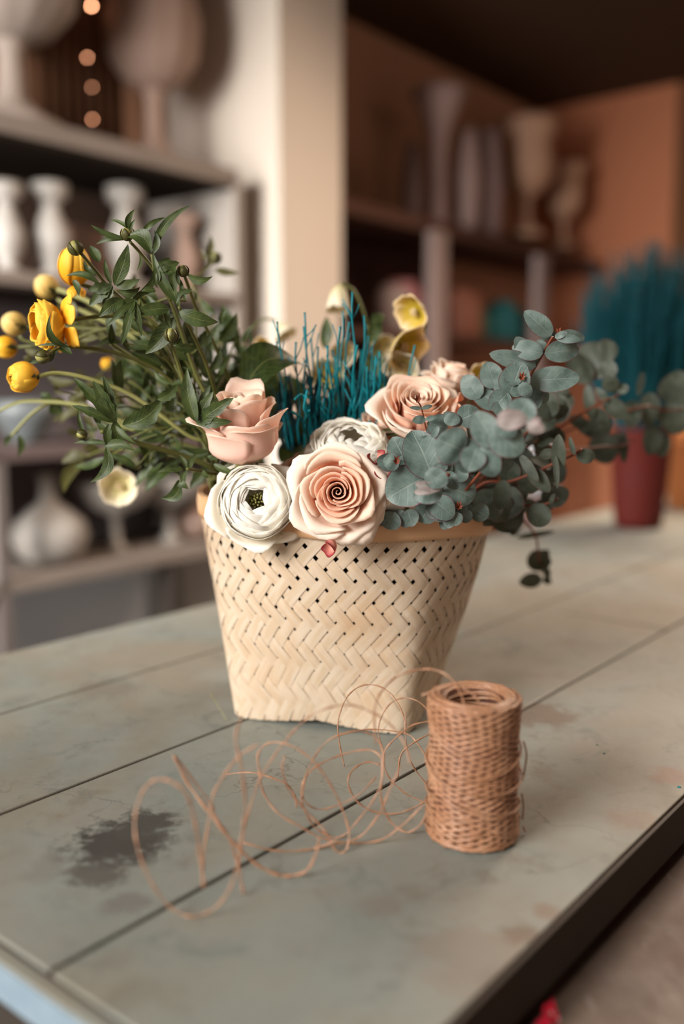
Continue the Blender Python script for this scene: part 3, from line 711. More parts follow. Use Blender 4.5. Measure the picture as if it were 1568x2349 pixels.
t = plant('green stem with a tiny pale bud and one arching leaf right of the tall stem', [(1490,1620),(1480,1260),(1380,990),(1270,770),(1195,570),(1180,520)], .86, .75,
  [(1200,530,1366,542,50,.20),(1150,600,1130,500,26),(1160,640,1235,620,22,.2),(1160,690,1140,540,28,.1)], root=1)
bud_on(t, 1175, 508, 34, .75, V((0, -.1, 1)))
t = plant('soft blurred green stem with a small bud behind the right side of the bunch', [(1500,1600),(1400,1000),(1240,600),(1280,540),(1370,450)], .95, 1.0,
  [(1330,420,1352,280,40,.1),(1380,500,1535,520,45,.06),(1320,450,1290,370,30),(1340,460,1400,440,30)], mat='leaf_olive', root=2)
bud_on(t, 1382, 425, 36, 1.0, V((.2, 0, 1)))
plant('low thick brown green stem with fresh green leaves reaching left above the hanging cream flower', [(1400,1800),(1180,1700),(870,1610),(760,1560),(650,1540)], .80, .74,
  [(745,1480,470,1192,120,0,'trifid'),(745,1480,598,1212,80,.0,'tooth'),(790,1500,1042,1330,120,.12,'tooth'),(1010,1335,1140,1240,70,.1,'tooth'),(735,1470,795,1655,74,.06),(700,1490,690,1640,50,.05),(710,1622,470,1615,34,.04),(682,1640,575,1868,72,-.26),(665,1640,870,1665,62,-.14),(560,1580,505,1390,30,-.1),(700,1560,620,1480,40),(740,1500,880,1620,34,.05),(640,1500,590,1380,40,0,None,.03)], r=.0024, smat='stem', face=.8)
t = COL.objects[-1].parent
bud_on(t, 525, 1560, 32, .74, V((-.8, -.3, .2)))
plant('short green sprig with small curled leaves just left of the basket rim', [(1420,1830),(1320,1800),(1200,1780)], .80, .755,
  [(1210,1780,1268,1680,42,-.1),(1180,1785,1010,1800,46,.08),(1200,1790,1150,1690,34,.05),(1150,1850,1025,1965,80,-.3),(1180,1850,1000,1825,30,.3),(1130,1880,1210,1912,46,-.2),(1205,1785,1190,1900,40,.2),(1370,1750,1516,1812,46,.06),(1330,1700,1410,1710,34,.1),(1300,1790,1340,1840,30)], root=-1)
# blurred background greens
plant('olive green drooping leaves hanging below the bunch on the left, out of focus', [(1350,1750),(900,1660),(700,1650),(560,1700)], .90, .95,
  [(560,1690,395,1745,80,.1),(540,1720,410,1938,80,.14),(640,1660,520,1640,60),(700,1650,760,1720,70),(800,1670,900,1780,90)], mat='leaf_olive')
plant('long arching pale stem reaching the left edge of the photo', [(1350,1700),(1000,1560),(700,1440),(500,1370),(320,1350),(130,1352),(-30,1420)], .88, .90, [(330,1350,400,1420,90,.1,'tooth'),(330,1340,260,1290,60)], smat='stem_pale', r=.0019, root=-1)
plant('forked pale stem with two limp hanging leaves at the far left', [(1350,1720),(1000,1580),(700,1470),(500,1385),(325,1358),(200,1430),(75,1565)], .88, .91,
  [(75,1560,35,1640,34,.1),(120,1560,112,1705,42,-.14),(80,1560,125,1500,20)], smat='stem_pale', r=.0017, root=-1)
def filler(label, n, box, Y0, Y1, seed, mat='leaf', kinds=('lance', 'tooth', 'lance'), wl=(.25, .4), root=0, ln=(90, 230), dirn=None):
    rr = random.Random(seed); x0, x1, y0, y1 = box
    tipx, tipy = lerp(x0, x1, .25), lerp(y0, y1, .2)
    path = smooth_path([ROOT(root)[1], ROOT(root)[0], P(*c1(1300, 1500), (Y0+.84)/2), P(*c1((x0+x1)/2, (y0+y1)/2), (Y0+Y1)/2), P(*c1(tipx, tipy), Y1)], 8)
    th = thing('ranunculus_stem', label, 'flower stem', path[0]); m = MB(); m.tube(path, .0016, 6)
    ml = MB()
    for i in range(n):
        x = rr.uniform(x0, x1); y = rr.uniform(y0, y1); Y = rr.uniform(min(Y0, Y1), max(Y0, Y1))
        a0 = math.atan2(1790-y, 1500-x)+PI+rr.uniform(-1.1, 1.1); L_ = rr.uniform(*ln)
        leaves(ml, c1, 2.8, [(x, y, x+math.cos(a0)*L_, y+math.sin(a0)*L_, L_*rr.uniform(*wl), rr.uniform(-.18, .18), rr.choice(kinds))], Y, face=.45)
        if i % 2 == 0:
            q = P(*c1(x, y), Y); j = int(rr.uniform(.5, .95)*(len(path)-1)); m.tube([path[j], path[j].lerp(q, .6)+V((0, 0, .004)), q], .0009, 5)
    m.build('stem', M['stem'], th); ml.build('leaves', M[mat], th)
filler('leafy stem filling the heart of the green bunch above the blush rose', 34, (950, 1420, 950, 1550), .78, .90, 1)
filler('leafy stem fanning low at the left of the bunch near the basket rim', 30, (780, 1400, 1350, 1790), .79, .92, 2)
filler('leafy stem in the upper middle of the bunch under the star of narrow leaves', 24, (700, 1200, 560, 1000), .77, .86, 3, ln=(70, 190))
filler('out of focus leafy stem behind the yellow flowers', 20, (420, 950, 640, 1250), .92, 1.02, 4, 'leaf_olive', ln=(80, 200))
filler('out of focus leafy stem low behind the arching pale stems', 22, (350, 900, 1200, 1600), .90, 1.0, 5, 'leaf_olive', ln=(80, 210))
filler('leafy stem with dark crowded leaves low in the bunch beside the thick brown green stem', 40, (620, 1420, 1150, 1750), .80, .90, 61, ln=(90, 220))
filler('leafy stem with dark leaves deep inside the bunch behind the trifid leaves', 44, (900, 1480, 1050, 1650), .88, .95, 71, ln=(110, 230))
filler('leafy stem with dark leaves high behind the whorl of broad leaves', 26, (820, 1420, 700, 1200), .80, .90, 62, ln=(80, 200))
filler('leafy stem at the right of the bunch, behind the blush rose bud', 22, (1300, 1620, 800, 1420), .86, .95, 6, root=2, ln=(80, 220))
# ---------------------------------------------------------------- yellow flowers
def ystem(pts, Ya, Yb, root=0): return [ROOT(root)[1], ROOT(root)[0]]+[P(*c1(*q), lerp(Ya, Yb, i/(len(pts)-1))) for i, q in enumerate(pts)]
def yel(label, x, y, r, Y, ax, stem, Ys=.84, seed=1, layers=4, per=4, end=.5, flat=1.0, mat='yellow', sepals=3, capz=.5, outers=None, smat='stem', sr=.0017, center=False, loose=1.0, open_in=None):
    c_ = P(*c1(x, y), Y)
    return ranunc('yellow_ranunculus', label, c_, ax, pr(r/2.8, Y), layers=layers, per=per, mat=mat, center=center, end=end, seed=seed, flat=flat, capz=capz, sepals=sepals, stem=ystem(stem, Ys, Y), stem_mat=smat, stem_r=sr, outers=outers, loose=loose, open_in=open_in)
R1 = lambda r, Y: pr(r/2.8, Y)
yel('largest yellow ranunculus, wide open and facing left, with two petals bent back', 285, 855, 146, .76, V((-.86, -.50, -.08)), [(1350,1500),(1050,950),(850,820),(650,800),(440,828),(340,850)], seed=3, layers=6, per=5, flat=.80, capz=0, end=.62, sepals=0, center=False, loose=1.6,
    outers=[dict(phi=1.3, span=1.0, Rk=R1(150, .76), Hk=-R1(60, .76), curl=.1, seed=1, tip=.2), dict(phi=0.4, span=1.0, Rk=R1(150, .76), Hk=-R1(40, .76), curl=.1, seed=2, tip=.2), dict(phi=4.6, span=1.3, Rk=R1(150, .76), Hk=R1(30, .76), curl=.1, seed=3), dict(phi=5.5, span=1.2, Rk=R1(155, .76), Hk=-R1(50, .76), curl=.1, seed=4, tip=.2)])
yel('tulip shaped orange yellow ranunculus behind the striped bud, uppermost of the yellow flowers', 478, 478, 100, .80, V((.08, -.15, 1)), [(1350,1400),(1150,900),(900,660),(700,640),(540,600),(480,570)], seed=7, layers=4, per=4, flat=1.20, capz=.75, sepals=0, outers=[dict(phi=4.2, span=1.1, Rk=R1(60, .8), Hk=-R1(75, .8), curl=.05, seed=1, tip=.1, grow=1.8), dict(phi=5.3, span=.8, Rk=R1(70, .8), Hk=-R1(70, .8), curl=.05, seed=2, grow=1.8)])
yel('blurred pale yellow bud just above the largest yellow flower', 302, 610, 78, .93, V((-.7, -.2, .6)), [(1300,1400),(1000,1000),(700,790),(560,700),(390,635),(350,625)], Ys=.9, seed=9, mat='yellow_pale', smat='stem_pale', sr=.0024, capz=.3, layers=3)
yel('blurred yellow bud left of the largest flower, upper of two round ones', 92, 850, 78, .90, V((-.8, -.2, .4)), [(1300,1500),(1000,1060),(720,900),(560,880),(300,860),(160,870)], Ys=.88, seed=12, mat='yellow_pale', capz=.3, layers=3)
yel('blurred orange yellow bud cut by the left edge below the round pale one', 38, 1000, 70, .88, V((-.9, -.2, -.1)), [(1300,1520),(1000,1180),(640,940),(460,950),(200,990),(100,1000)], Ys=.86, seed=14, mat='yellow', capz=.4, layers=3)
yel('half open yellow ranunculus lowest at the left on an arching stem', 152, 1190, 96, .775, V((-.75, -.62, -.15)), [(1350,1640),(1200,1560),(870,1320),(600,1210),(380,1165),(250,1185)], Ys=.82, seed=16, layers=4, per=4, capz=.95, sepals=4, smat='stem_pale', sr=.0019, loose=1.6)
yel('tiny orange yellow bud glowing out of focus inside the bunch', 690, 1105, 42, .98, V((.4, -.3, -.6)), [(1300,1600),(1000,1350),(800,1200),(720,1130)], Ys=.92, seed=18, capz=.3, layers=2)
t = plant('dark stem with a small green bud in front of the largest yellow flower', [(1350,1560),(1080,1200),(850,1070),(650,1015),(450,1000),(370,1010),(300,1050)], .82, .735,
  [(450,1000,325,780,46,-.30),(395,985,235,990,18,.03),(385,985,465,1045,55,.04),(385,1010,345,1080,16,.2),(330,1040,310,1095,30),(260,1080,185,1100,22),(250,1060,220,1040,24)], smat='stem')
bud_on(t, 272, 1060, 42, .735, V((-1, -.3, -.1)))
plant('slim stem curving behind the largest yellow flower to a small out of focus bud', [(1300,1500),(950,950),(750,880),(600,900),(460,950),(200,965),(130,935)], .86, .86,
  [(150,960,110,920,30),(330,990,250,1000,60),(160,1010,290,1030,50,.1),(200,1090,150,1060,50),(480,940,650,930,34,.1)], mat='leaf_olive', root=-1)
plant('pair of pale stems with narrow leaves between the yellow buds and the upright stems', [(1300,1400),(1000,1040),(800,900),(560,780),(440,730),(370,690)], .92, .93,
  [(400,690,440,800,70,.1),(440,700,480,830,60),(520,800,560,1000,60,.1),(600,830,640,900,40)], smat='stem_pale', r=.0024, mat='leaf_olive', root=-1)
# ---------------------------------------------------------------- hellebores
HR_ = V((.0, .93, .88))
hellebore('cream hellebore with a yellow green heart hanging left of the basket below the bunch', P(274, 1112, .96), V((.12, -.95, -.12)), pr(38, .96), [P(274, 1105, .965), P(280, 1060, .96), P(400, 1040, .93), HR_+V((-.08, 0, 0))], seed=1, cupz=.9)
hellebore('uppermost large hellebore with yellow green throat above the tilted peach rose', P(958, 712, .92), V((-.55, -.50, -.30)), pr(40, .92), [P(965, 700, .93), P(975, 760, .95), P(900, 900, .92), HR_], mat='hell', seed=2, cupz=.8)
hellebore('second large hellebore, ruffled and yellow green, just below the uppermost one', P(915, 790, .90), V((.50, -.55, -.35)), pr(48, .90), [P(925, 780, .91), P(940, 830, .93), P(880, 950, .92), HR_], mat='hell', seed=3, cupz=.85)
hellebore('lower side facing hellebore touching the top of the tilted peach rose', P(925, 835, .90), V((-.2, -.8, -.4)), pr(36, .90), [P(928, 830, .91), P(920, 880, .92), HR_], mat='hell_out', seed=4, cupz=.9)
hellebore('closed cream hellebore bud on a curved stem above the teal twigs', P(780, 655, 1.0), V((-.1, -.3, -1)), pr(24, 1.0), [P(782, 650, 1.0), P(812, 668, 1.0), P(838, 730, 1.0), P(842, 800, 1.0), HR_+V((.02, 0, 0))], mat='hell_out', seed=5, cupz=2.6)
hellebore('small faded hellebore at the tip of a thin arching stem left of the teal twigs', P(640, 745, 1.05), V((.5, -.3, -.8)), pr(24, 1.05), [P(632, 735, 1.05), P(600, 735, 1.05), P(562, 780, 1.05), P(558, 880, 1.0), HR_+V((-.05, 0, 0))], mat='hell_out', seed=6, cupz=1.4)
hellebore('brownish hellebore half hidden left of the teal twigs over the broad green leaf', P(618, 800, .98), V((-.5, -.6, -.1)), pr(26, .98), [P(625, 805, .98), P(650, 900, .95), HR_], mat='hell', seed=7, cupz=1.1)
hellebore('blurred yellow hellebore seen through the middle of the teal twigs', P(757, 855, .96), V((-.2, -.8, -.2)), pr(34, .96), [P(760, 850, .97), P(770, 940, .95), HR_], mat='hell', seed=8, cupz=.9)
hellebore('blurred peach hellebore bud behind the teal twigs near their middle', P(780, 800, 1.0), V((.2, -.8, -.4)), pr(28, 1.0), [P(782, 800, 1.01), P(790, 900, .98), HR_], mat='hell_out', seed=9, cupz=1.2)
hellebore('small blurred pink cream hellebore right of the teal twigs', P(868, 785, 1.02), V((.3, -.7, -.4)), pr(28, 1.02), [P(866, 780, 1.03), P(850, 880, .98), HR_], mat='hell_out', seed=10, cupz=1.2)
hellebore('yellow hellebore peeking out between the pale rose and the eucalyptus', P(1098, 868, .90), V((.2, -.8, .1)), pr(28, .90), [P(1098, 868, .91), P(1060, 960, .9), HR_+V((.06, 0, 0))], mat='hell', seed=11, cupz=.8)
m = MB()
for e in [(640,840,590,900,60),(842,790,868,722,34),(745,800,748,725,32),(850,740,880,720,28),(560,870,550,790,60),(590,900,530,830,70),(700,930,640,860,60),(850,880,870,800,50),(800,900,850,960,60),(620,950,560,1000,80),(900,860,870,900,50),(540,900,510,830,60),(575,870,545,800,60),(640,1010,620,920,80),(670,1040,700,950,90),(610,960,650,880,80),(700,1040,680,960,80),(640,1060,690,1010,70),(720,1000,690,920,80),(760,1000,730,930,80),(820,990,800,900,90),(860,1000,860,920,80),(780,980,770,890,80),(600,1000,570,930,80)]:
    a_ = P(e[0], e[1], .97); b_ = P(e[2], e[3], .98); leaf(m, a_, b_, pr(e[4], .97)*.9, .05, 'lance', .7)
hl = thing('hellebore_foliage', 'dark out of focus leaves behind the teal twigs and the roses', 'foliage', P(700, 950, .95))
m.build('leaves', M['leaf'], hl)
MB().tube([P(700, 1000, .93), P(690, 930, .95), P(640, 860, .97)], .0016, 6).build('stem', M['stem'], hl)
th = thing('broad_leaf', 'broad veined green leaf lying behind the blush rose bud', 'leaf', P(560, 900, .80))
m = MB(); leaf(m, P(560, 893, .80), P(705, 846, .84), pr(112, .81), -.22, 'broad', nrm=V((-.15, -.75, .55)), arch=.05, cup=.25); m.build('leaf_blade', M['leaf'], th)
MB().tube(smooth_path([P(560, 893, .80), P(555, 950, .82), INB+V((-.03, 0, 0))], 5), .0016, 6).build('stem', M['stem'], th)
# ---------------------------------------------------------------- teal twigs
rr = random.Random(31)
tw_ = thing('teal_twig_bunch', 'bunch of teal dyed dry twigs standing in the middle of the basket', 'twigs', V((.0, .86, .86)))
tips = [(1030,150),(725,280),(718,370),(765,445),(668,470),(548,340),(1105,300),(1132,430),(950,370),(968,270),(1235,670),(738,775),(545,470),(1430,490),(1010,340),(905,520),(860,600),(1180,560),(1090,520),(810,500)]
def twig(x, y, Y, seed, bx=None, thick=.0009, mat='teal'):
    r2 = random.Random(seed); bx = bx or lerp(x, 930, .22)+r2.uniform(-60, 60); by = 1130+r2.uniform(-20, 40); pts = []
    N = 7
    for i in range(N):
        t = i/(N-1); pts.append(P(*c2(lerp(bx, x, t**.9)+r2.uniform(-13, 13)*(0 < i < N-1), lerp(by, y, t)), lerp(.845, Y, t)+r2.uniform(-.002, .002)))
    m = MB(); m.tube(smooth_path(pts, 2), [thick*1.1]*3+[thick*.95]*(2*(N-1)+1-3), 5)
    m.tube([pts[-1], pts[-1]+V((0, 0, .0012))], thick*1.25, 5)
    for k in range(r2.randint(1, 3)):
        i = r2.randint(3, N-2); d = V((r2.uniform(-.010, .010), r2.uniform(-.004, .004), r2.uniform(.010, .022)))
        m.tube([pts[i], pts[i]+d*.5+V((.001, 0, 0)), pts[i]+d], thick*.7, 4)
    m.build('twig', M[mat], tw_)
for i, (x, y) in enumerate(tips): twig(x, y, rr.uniform(.81, .86), i)
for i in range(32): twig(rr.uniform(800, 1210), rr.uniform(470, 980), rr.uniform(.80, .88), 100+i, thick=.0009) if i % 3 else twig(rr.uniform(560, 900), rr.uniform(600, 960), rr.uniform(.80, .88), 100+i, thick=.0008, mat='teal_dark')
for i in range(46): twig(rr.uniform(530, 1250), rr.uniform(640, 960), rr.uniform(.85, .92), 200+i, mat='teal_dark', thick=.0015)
# knobbly forked twig in front
m = MB(); 
for pts in ([(770,1180),(745,1080),(715,1000),(735,930),(720,880),(740,775)], [(735,850),(700,800),(660,830)], [(700,800),(740,815)], [(715,1000),(700,950),(640,905)], [(730,925),(755,900)]):
    m.tube(stempath(c2, pts, .80, .785), .0011, 5)
m.build('twig', M['teal'], tw_)
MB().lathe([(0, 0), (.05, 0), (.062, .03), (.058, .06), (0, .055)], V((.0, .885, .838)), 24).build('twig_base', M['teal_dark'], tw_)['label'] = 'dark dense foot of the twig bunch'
# ---------------------------------------------------------------- eucalyptus
ER = [V((.05, .86, .87)), V((.07, .82, .93))]
def euc(label, stem, Ya, Yb, lv, mat='euca', smat='stem_red', r=.0014, dj=.35, face=.8, extra=(), lo=False, sc=2.154, cf=c3, root=True, bud=None):
    st = [P(*cf(*q), lerp(Ya, Yb, i/max(1, len(stem)-1))) for i, q in enumerate(stem)]
    path = smooth_path(([ER[0], ER[0].lerp(st[0], .55)+V((0, .01, 0))] if root else [])+st, 6)
    th = thing('eucalyptus_branch', label, 'eucalyptus', path[0]); N = len(path)
    m = MB(); m.tube(path, [lerp(r*1.2, r*.7, i/(N-1)) for i in range(N)], 6)
    for e in extra: m.tube(stempath(cf, e[0], e[1], e[2]), r*.7, 5)
    m.build('stem', M[smat], th)
    m = MB(); mp = MB()
    for e in lv:
        e = list(e); k = 'euca'; bend = 0; dY = e[5] if len(e) > 5 else 0; pink = len(e) > 6
        leaves(mp if pink else m, cf, sc, [(e[0], e[1], e[2], e[3], e[4], bend, k, dY)], Yb if not lo else lerp(Ya, Yb, .5), dj=dj, face=face)
    m.build('leaves', M[mat], th)
    if mp.v: mp.build('young_leaves', M['euca_pink'], th)['label'] = 'pink tinged young leaves'
    if bud:
        m = MB()
        for k in range(6):
            q = P(*cf(*bud[:2]), bud[2]); leaf(m, q, q+V((math.cos(k*1.1)*.003, -.003, math.sin(k*1.1)*.004+.002)), .0022, 0, 'lance')
        m.build('growing_tip', M['stem_red'], th)
    return th
euc('topmost eucalyptus branch with pointed grey green leaves and a red stem', [(650,760),(720,600),(800,490),(835,430),(870,370),(920,285)], .79, .745,
  [(912,282,778,158,98),(935,290,1060,300,46,-.003),(942,282,1080,292,70,.004),(930,290,992,262,34,-.003),(872,368,718,335,100),(878,368,1050,345,112,.003),(872,366,850,298,62,.004),(838,432,605,368,92,.006),(806,500,1057,488,128,.003),(838,425,735,285,92,.012),(760,520,900,600,110,.012),(860,300,960,260,30,.008),(720,560,575,430,100,.015)], bud=(945, 275, .742))
euc('middle eucalyptus branch with dark outlined leaves and a bright pink tip', [(640,760),(660,680),(700,570),(730,520),(765,495)], .78, .738,
  [(752,522,690,440,86),(752,522,815,575,70),(700,580,770,405,150,.006),(700,560,615,650,112),(690,610,660,690,110,.002),(650,640,505,505,118,.012),(560,590,478,478,110,.016),(640,540,592,408,118,.012),(780,560,850,640,130,.015),(720,560,640,470,120,.008)], bud=(765, 492, .733))
euc('slender young eucalyptus sprig crossing the tilted peach rose', [(420,900),(335,830),(300,760),(272,640),(253,605)], .745, .715,
  [(273,640,213,635,20),(273,640,325,626,22),(292,692,226,702,44),(290,696,350,682,28),(325,785,250,790,26),(325,785,358,728,34)], r=.0008, bud=(252, 600, .714))
euc('front eucalyptus cluster of large crisp round leaves beside the big rose', [(500,1000),(400,960),(310,960),(275,985)], .76, .715,
  [(330,985,222,748,200,-.002),(285,980,98,1085,215,0),(370,1005,535,1085,190,.006),(200,920,128,780,130,.012),(150,920,50,890,90,.014),(165,905,80,900,92,-.004),(185,900,190,870,50,.006),(370,940,320,850,120,.004),(440,1000,470,910,110,.006),(400,1000,440,960,80,-.004),(420,960,330,900,100,.004),(345,800,345,700,100,.006),(400,740,300,710,120,.010),(380,690,465,700,66,-.004),(470,720,380,660,64,-.002),(450,700,560,650,120,.008),(320,1090,430,1180,130,.006),(300,1100,400,1170,120,.012),(440,1100,330,1190,110,.010),(430,1110,400,1235,90,.014)], bud=(148, 905, .70))
euc('nearest eucalyptus sprig, soft silvery leaves with pink edges pointing at the viewer', [(560,960),(600,900),(560,830),(690,760),(760,720)], .70, .605,
  [(485,850,345,790,200,.03),(600,870,480,790,70,.03),(640,830,535,655,150,.01),(545,830,500,950,130,.02),(560,830,640,975,130,.015),(620,740,770,860,170,.012),(740,710,800,590,150,.02),(640,700,800,690,100,-.01,1),(790,720,880,745,66,-.02,1),(560,850,730,920,130,.03),(600,760,640,960,120,.02),(810,710,860,690,34,-.02,1),(745,760,620,720,90,0),(505,860,480,960,110,.035)], dj=.25, face=.9)
euc('small near eucalyptus tip with pink folded leaves in front of the crisp cluster', [(400,980),(370,1000),(330,1015),(300,1030)], .70, .655,
  [(290,960,402,1010,110,0),(375,1030,232,1080,120,.004),(240,1010,365,1040,46,-.004,1),(235,1055,370,1035,40,-.002,1),(400,980,450,1040,60,.01),(330,950,400,920,60,.01)], dj=.2, face=.92)
euc('low small eucalyptus sprig with coin sized leaves over the right front of the basket rim', [(420,1080),(440,1110),(452,1150)], .75, .725,
  [(440,1150,350,1100,90,.004),(452,1140,495,1110,60,.002),(450,1150,435,1220,66,-.004),(465,1160,522,1185,70,.004),(200,1140,228,1224,96,.006),(140,1150,100,1235,110,.010),(100,1150,40,1210,90,.014),(150,1140,200,1230,60,.016),(320,1120,260,1200,120,.012),(520,1130,600,1180,100,.018),(410,1180,370,1235,70,.012)], bud=(455, 1128, .72), r=.0008)
euc('dim eucalyptus branch with a thin orange stem pointing right past the basket', [(560,1020),(690,1005),(800,968),(920,915),(1025,868),(1062,840)], .80, .775,
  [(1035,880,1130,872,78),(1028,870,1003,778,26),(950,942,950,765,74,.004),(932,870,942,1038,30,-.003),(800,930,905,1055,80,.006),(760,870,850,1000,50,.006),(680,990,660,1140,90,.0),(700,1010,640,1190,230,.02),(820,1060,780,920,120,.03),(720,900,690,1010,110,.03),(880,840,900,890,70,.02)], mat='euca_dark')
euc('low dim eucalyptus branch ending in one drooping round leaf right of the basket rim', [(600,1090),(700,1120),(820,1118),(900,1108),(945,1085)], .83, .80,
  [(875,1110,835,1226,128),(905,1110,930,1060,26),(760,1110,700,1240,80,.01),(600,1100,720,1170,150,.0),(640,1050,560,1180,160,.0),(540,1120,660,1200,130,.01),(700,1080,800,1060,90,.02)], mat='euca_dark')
euc('long blurred eucalyptus branch with a red stem behind the dim one, slanting up right', [(760,860),(900,770),(1080,655),(1180,600),(1250,570)], .88, .92,
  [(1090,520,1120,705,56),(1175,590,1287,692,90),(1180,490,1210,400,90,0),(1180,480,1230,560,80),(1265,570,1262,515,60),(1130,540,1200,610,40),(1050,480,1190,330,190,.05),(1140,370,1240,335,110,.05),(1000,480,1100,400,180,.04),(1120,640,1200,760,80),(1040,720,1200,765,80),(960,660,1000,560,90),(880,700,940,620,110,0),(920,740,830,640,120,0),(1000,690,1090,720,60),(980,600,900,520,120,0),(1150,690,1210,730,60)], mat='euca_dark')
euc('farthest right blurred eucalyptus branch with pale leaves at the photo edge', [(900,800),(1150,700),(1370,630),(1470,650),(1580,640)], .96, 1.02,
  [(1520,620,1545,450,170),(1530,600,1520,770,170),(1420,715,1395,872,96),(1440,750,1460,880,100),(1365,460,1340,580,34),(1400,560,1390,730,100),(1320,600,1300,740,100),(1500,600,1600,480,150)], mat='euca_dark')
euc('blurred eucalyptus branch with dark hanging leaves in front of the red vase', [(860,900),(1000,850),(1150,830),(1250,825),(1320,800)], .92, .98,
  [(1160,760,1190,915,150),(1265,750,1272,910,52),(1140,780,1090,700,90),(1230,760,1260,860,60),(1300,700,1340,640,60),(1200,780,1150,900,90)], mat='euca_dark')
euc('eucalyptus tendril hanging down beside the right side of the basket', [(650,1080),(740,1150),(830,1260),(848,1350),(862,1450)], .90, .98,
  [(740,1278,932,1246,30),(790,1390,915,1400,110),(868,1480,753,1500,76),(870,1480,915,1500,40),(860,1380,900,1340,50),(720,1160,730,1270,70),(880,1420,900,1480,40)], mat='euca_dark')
rr = random.Random(77); lv = []
for i in range(70):
    x = rr.uniform(450, 960); y = rr.uniform(620, 1150)
    if y < 700 and x < 560: continue
    a = rr.uniform(0, 6.28); L = rr.uniform(90, 150); lv.append((x, y, x+math.cos(a)*L, y+math.sin(a)*L, L*rr.uniform(.55, .95), rr.uniform(0, .06)))
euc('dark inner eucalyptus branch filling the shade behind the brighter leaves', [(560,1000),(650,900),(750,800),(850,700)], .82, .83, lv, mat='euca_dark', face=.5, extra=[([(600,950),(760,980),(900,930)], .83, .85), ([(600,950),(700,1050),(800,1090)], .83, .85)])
# ---------------------------------------------------------------- shelving
whitem = plain('white_painted_wood', (.32, .285, .25), (.26, .23, .20), 6, .7, .2)
shelfm = plain('aged_shelf_board', (.20, .165, .14), (.14, .115, .095), 8, .7, .2)
zt = onv(275, 315, 2.0).z
sh = thing('shelving_unit', 'tall pale painted shelving unit along the back wall, left of the plaster pier', 'shelf', UV(1.0, 2.2, 0))
zs = [zt-.03, onv(275, 660, 2.0).z, onv(250, 1030, 2.0).z, onv(250, 1305, 2.0).z]
UL, UR = .55, 1.985
for z, hh in zip(zs, (.045, .03, .03, .03)): MB().ubox(UL, UR, 2.0, 2.4, z-hh/2, z+hh/2).build('shelf_board', plain('mauve_brown_board', (.11, .08, .075), None, 8, .8, .1) if z == zs[2] else shelfm, sh, smooth=False)
MB().ubox(UL+.02, UR-.02, 2.004, 2.38, zs[0]-.032, zs[0]-.0228).build('underside_shade', plain('black_brown_shade', (.02, .014, .01), None, 5, .9, .05), sh, smooth=False)  # dark sheet added below the top board, shade put into its colour
MB().ubox(UL+.02, UR-.02, 2.004, 2.38, zs[1]-.024, zs[1]-.0152).build('underside_shade', plain('brown_shade', (.04, .03, .025), None, 5, .9, .05), sh, smooth=False)  # same for the next board: painted shade, not a shelf part
for u in (UL, UR): 
    MB().ubox(u-.015, u+.015, 2.0, 2.03, .05, zs[0]).build('post', whitem, sh, smooth=False)
    MB().ubox(u-.015, u+.015, 2.37, 2.4, .05, zs[0]).build('post', whitem, sh, smooth=False)
MB().ubox(UR-.01, UR+.002, 2.03, 2.37, zs[3], zs[0]).build('side_panel', whitem, sh, smooth=False)
backm = plain('dark_back_panel', (.07, .045, .032), (.05, .03, .022), 5, .9, .1)
MB().ubox(UL, UR, 2.385, 2.4, zs[1], zs[0]).build('back_panel', backm, sh, smooth=False)
MB().ubox(UL, UR, 2.385, 2.4, zs[3], zs[1]).build('back_panel', plain('grey_back_panel', (.12, .10, .10), (.09, .075, .072), 5, .9, .1), sh, smooth=False)
ul = uof(onv(6, 1200, 2.0)); MB().ubox(ul-.015, ul+.015, 2.0, 2.03, 0, zs[2]).build('post', plain('dark_grey_post', (.13, .11, .10), None, 6, .8, .1), sh, smooth=False)
uf = uof(onv(390, 1345, 2.03))
for u in (uf, UL+.03): MB().ubox(u-.02, u+.02, 2.0, 2.05, 0, zs[3]-.015).build('foot', darkm, sh, smooth=False)
ceram = plain('chalky_white_ceramic', (.30, .275, .245), (.24, .22, .195), 9, .5, .35)
ceram2 = plain('warm_cream_plaster', (.27, .185, .145), (.23, .155, .12), 9, .8, .2)
def vase(name, label, cat, px, pybase, v, prof, h, z=None, mat=None, handles=False, ribs=0, parts=None):
    q = onv(px, pybase, v); z = q.z if z is None else z; u = uof(q); c = UV(u, v, z)
    th = thing(name, label, cat, c)
    cut = parts or len(prof)
    m = MB(); m.lathe([(r*h, zz*h) for r, zz in prof[:cut]], c, 40)
    m.build('body' if cut == len(prof) else 'foot', mat or ceram, th)
    if cut < len(prof):
        m = MB()
        rows = []
        for r, zz in prof[cut-1:]:
            rows.append([c+V((r*h*(1+(ribs*.05*abs(math.sin(k*PI/4)))*1)*math.cos(2*PI*k/48), r*h*(1+(ribs*.05*abs(math.sin(k*PI/4))))*math.sin(2*PI*k/48), zz*h)) for k in range(48)])
        m.grid(rows, None, True); m.build('bowl', mat or ceram, th)
    if handles:
        for s_ in (-1, 1):
            MB().tube(smooth_path([c+D1*(s_*a*h)+V((0, 0, b*h)) for a, b in ((.20, .55), (.34, .62), (.36, .78), (.24, .86))], 5), .012*h*2, 6).build('handle', mat or ceram, th)
    return th
URN = [(0, 0), (.24, 0), (.24, .04), (.15, .08), (.07, .14), (.055, .30), (.08, .36), (.20, .40), (.30, .50), (.33, .66), (.29, .80), (.36, .93), (.40, 1.0), (.34, 1.0), (.25, .8), (.0, .6)]
BALU = [(0, 0), (.20, 0), (.20, .06), (.11, .10), (.09, .16), (.17, .30), (.20, .45), (.13, .62), (.085, .74), (.10, .80), (.18, .86), (.19, .98), (.12, 1.0), (0, .97)]
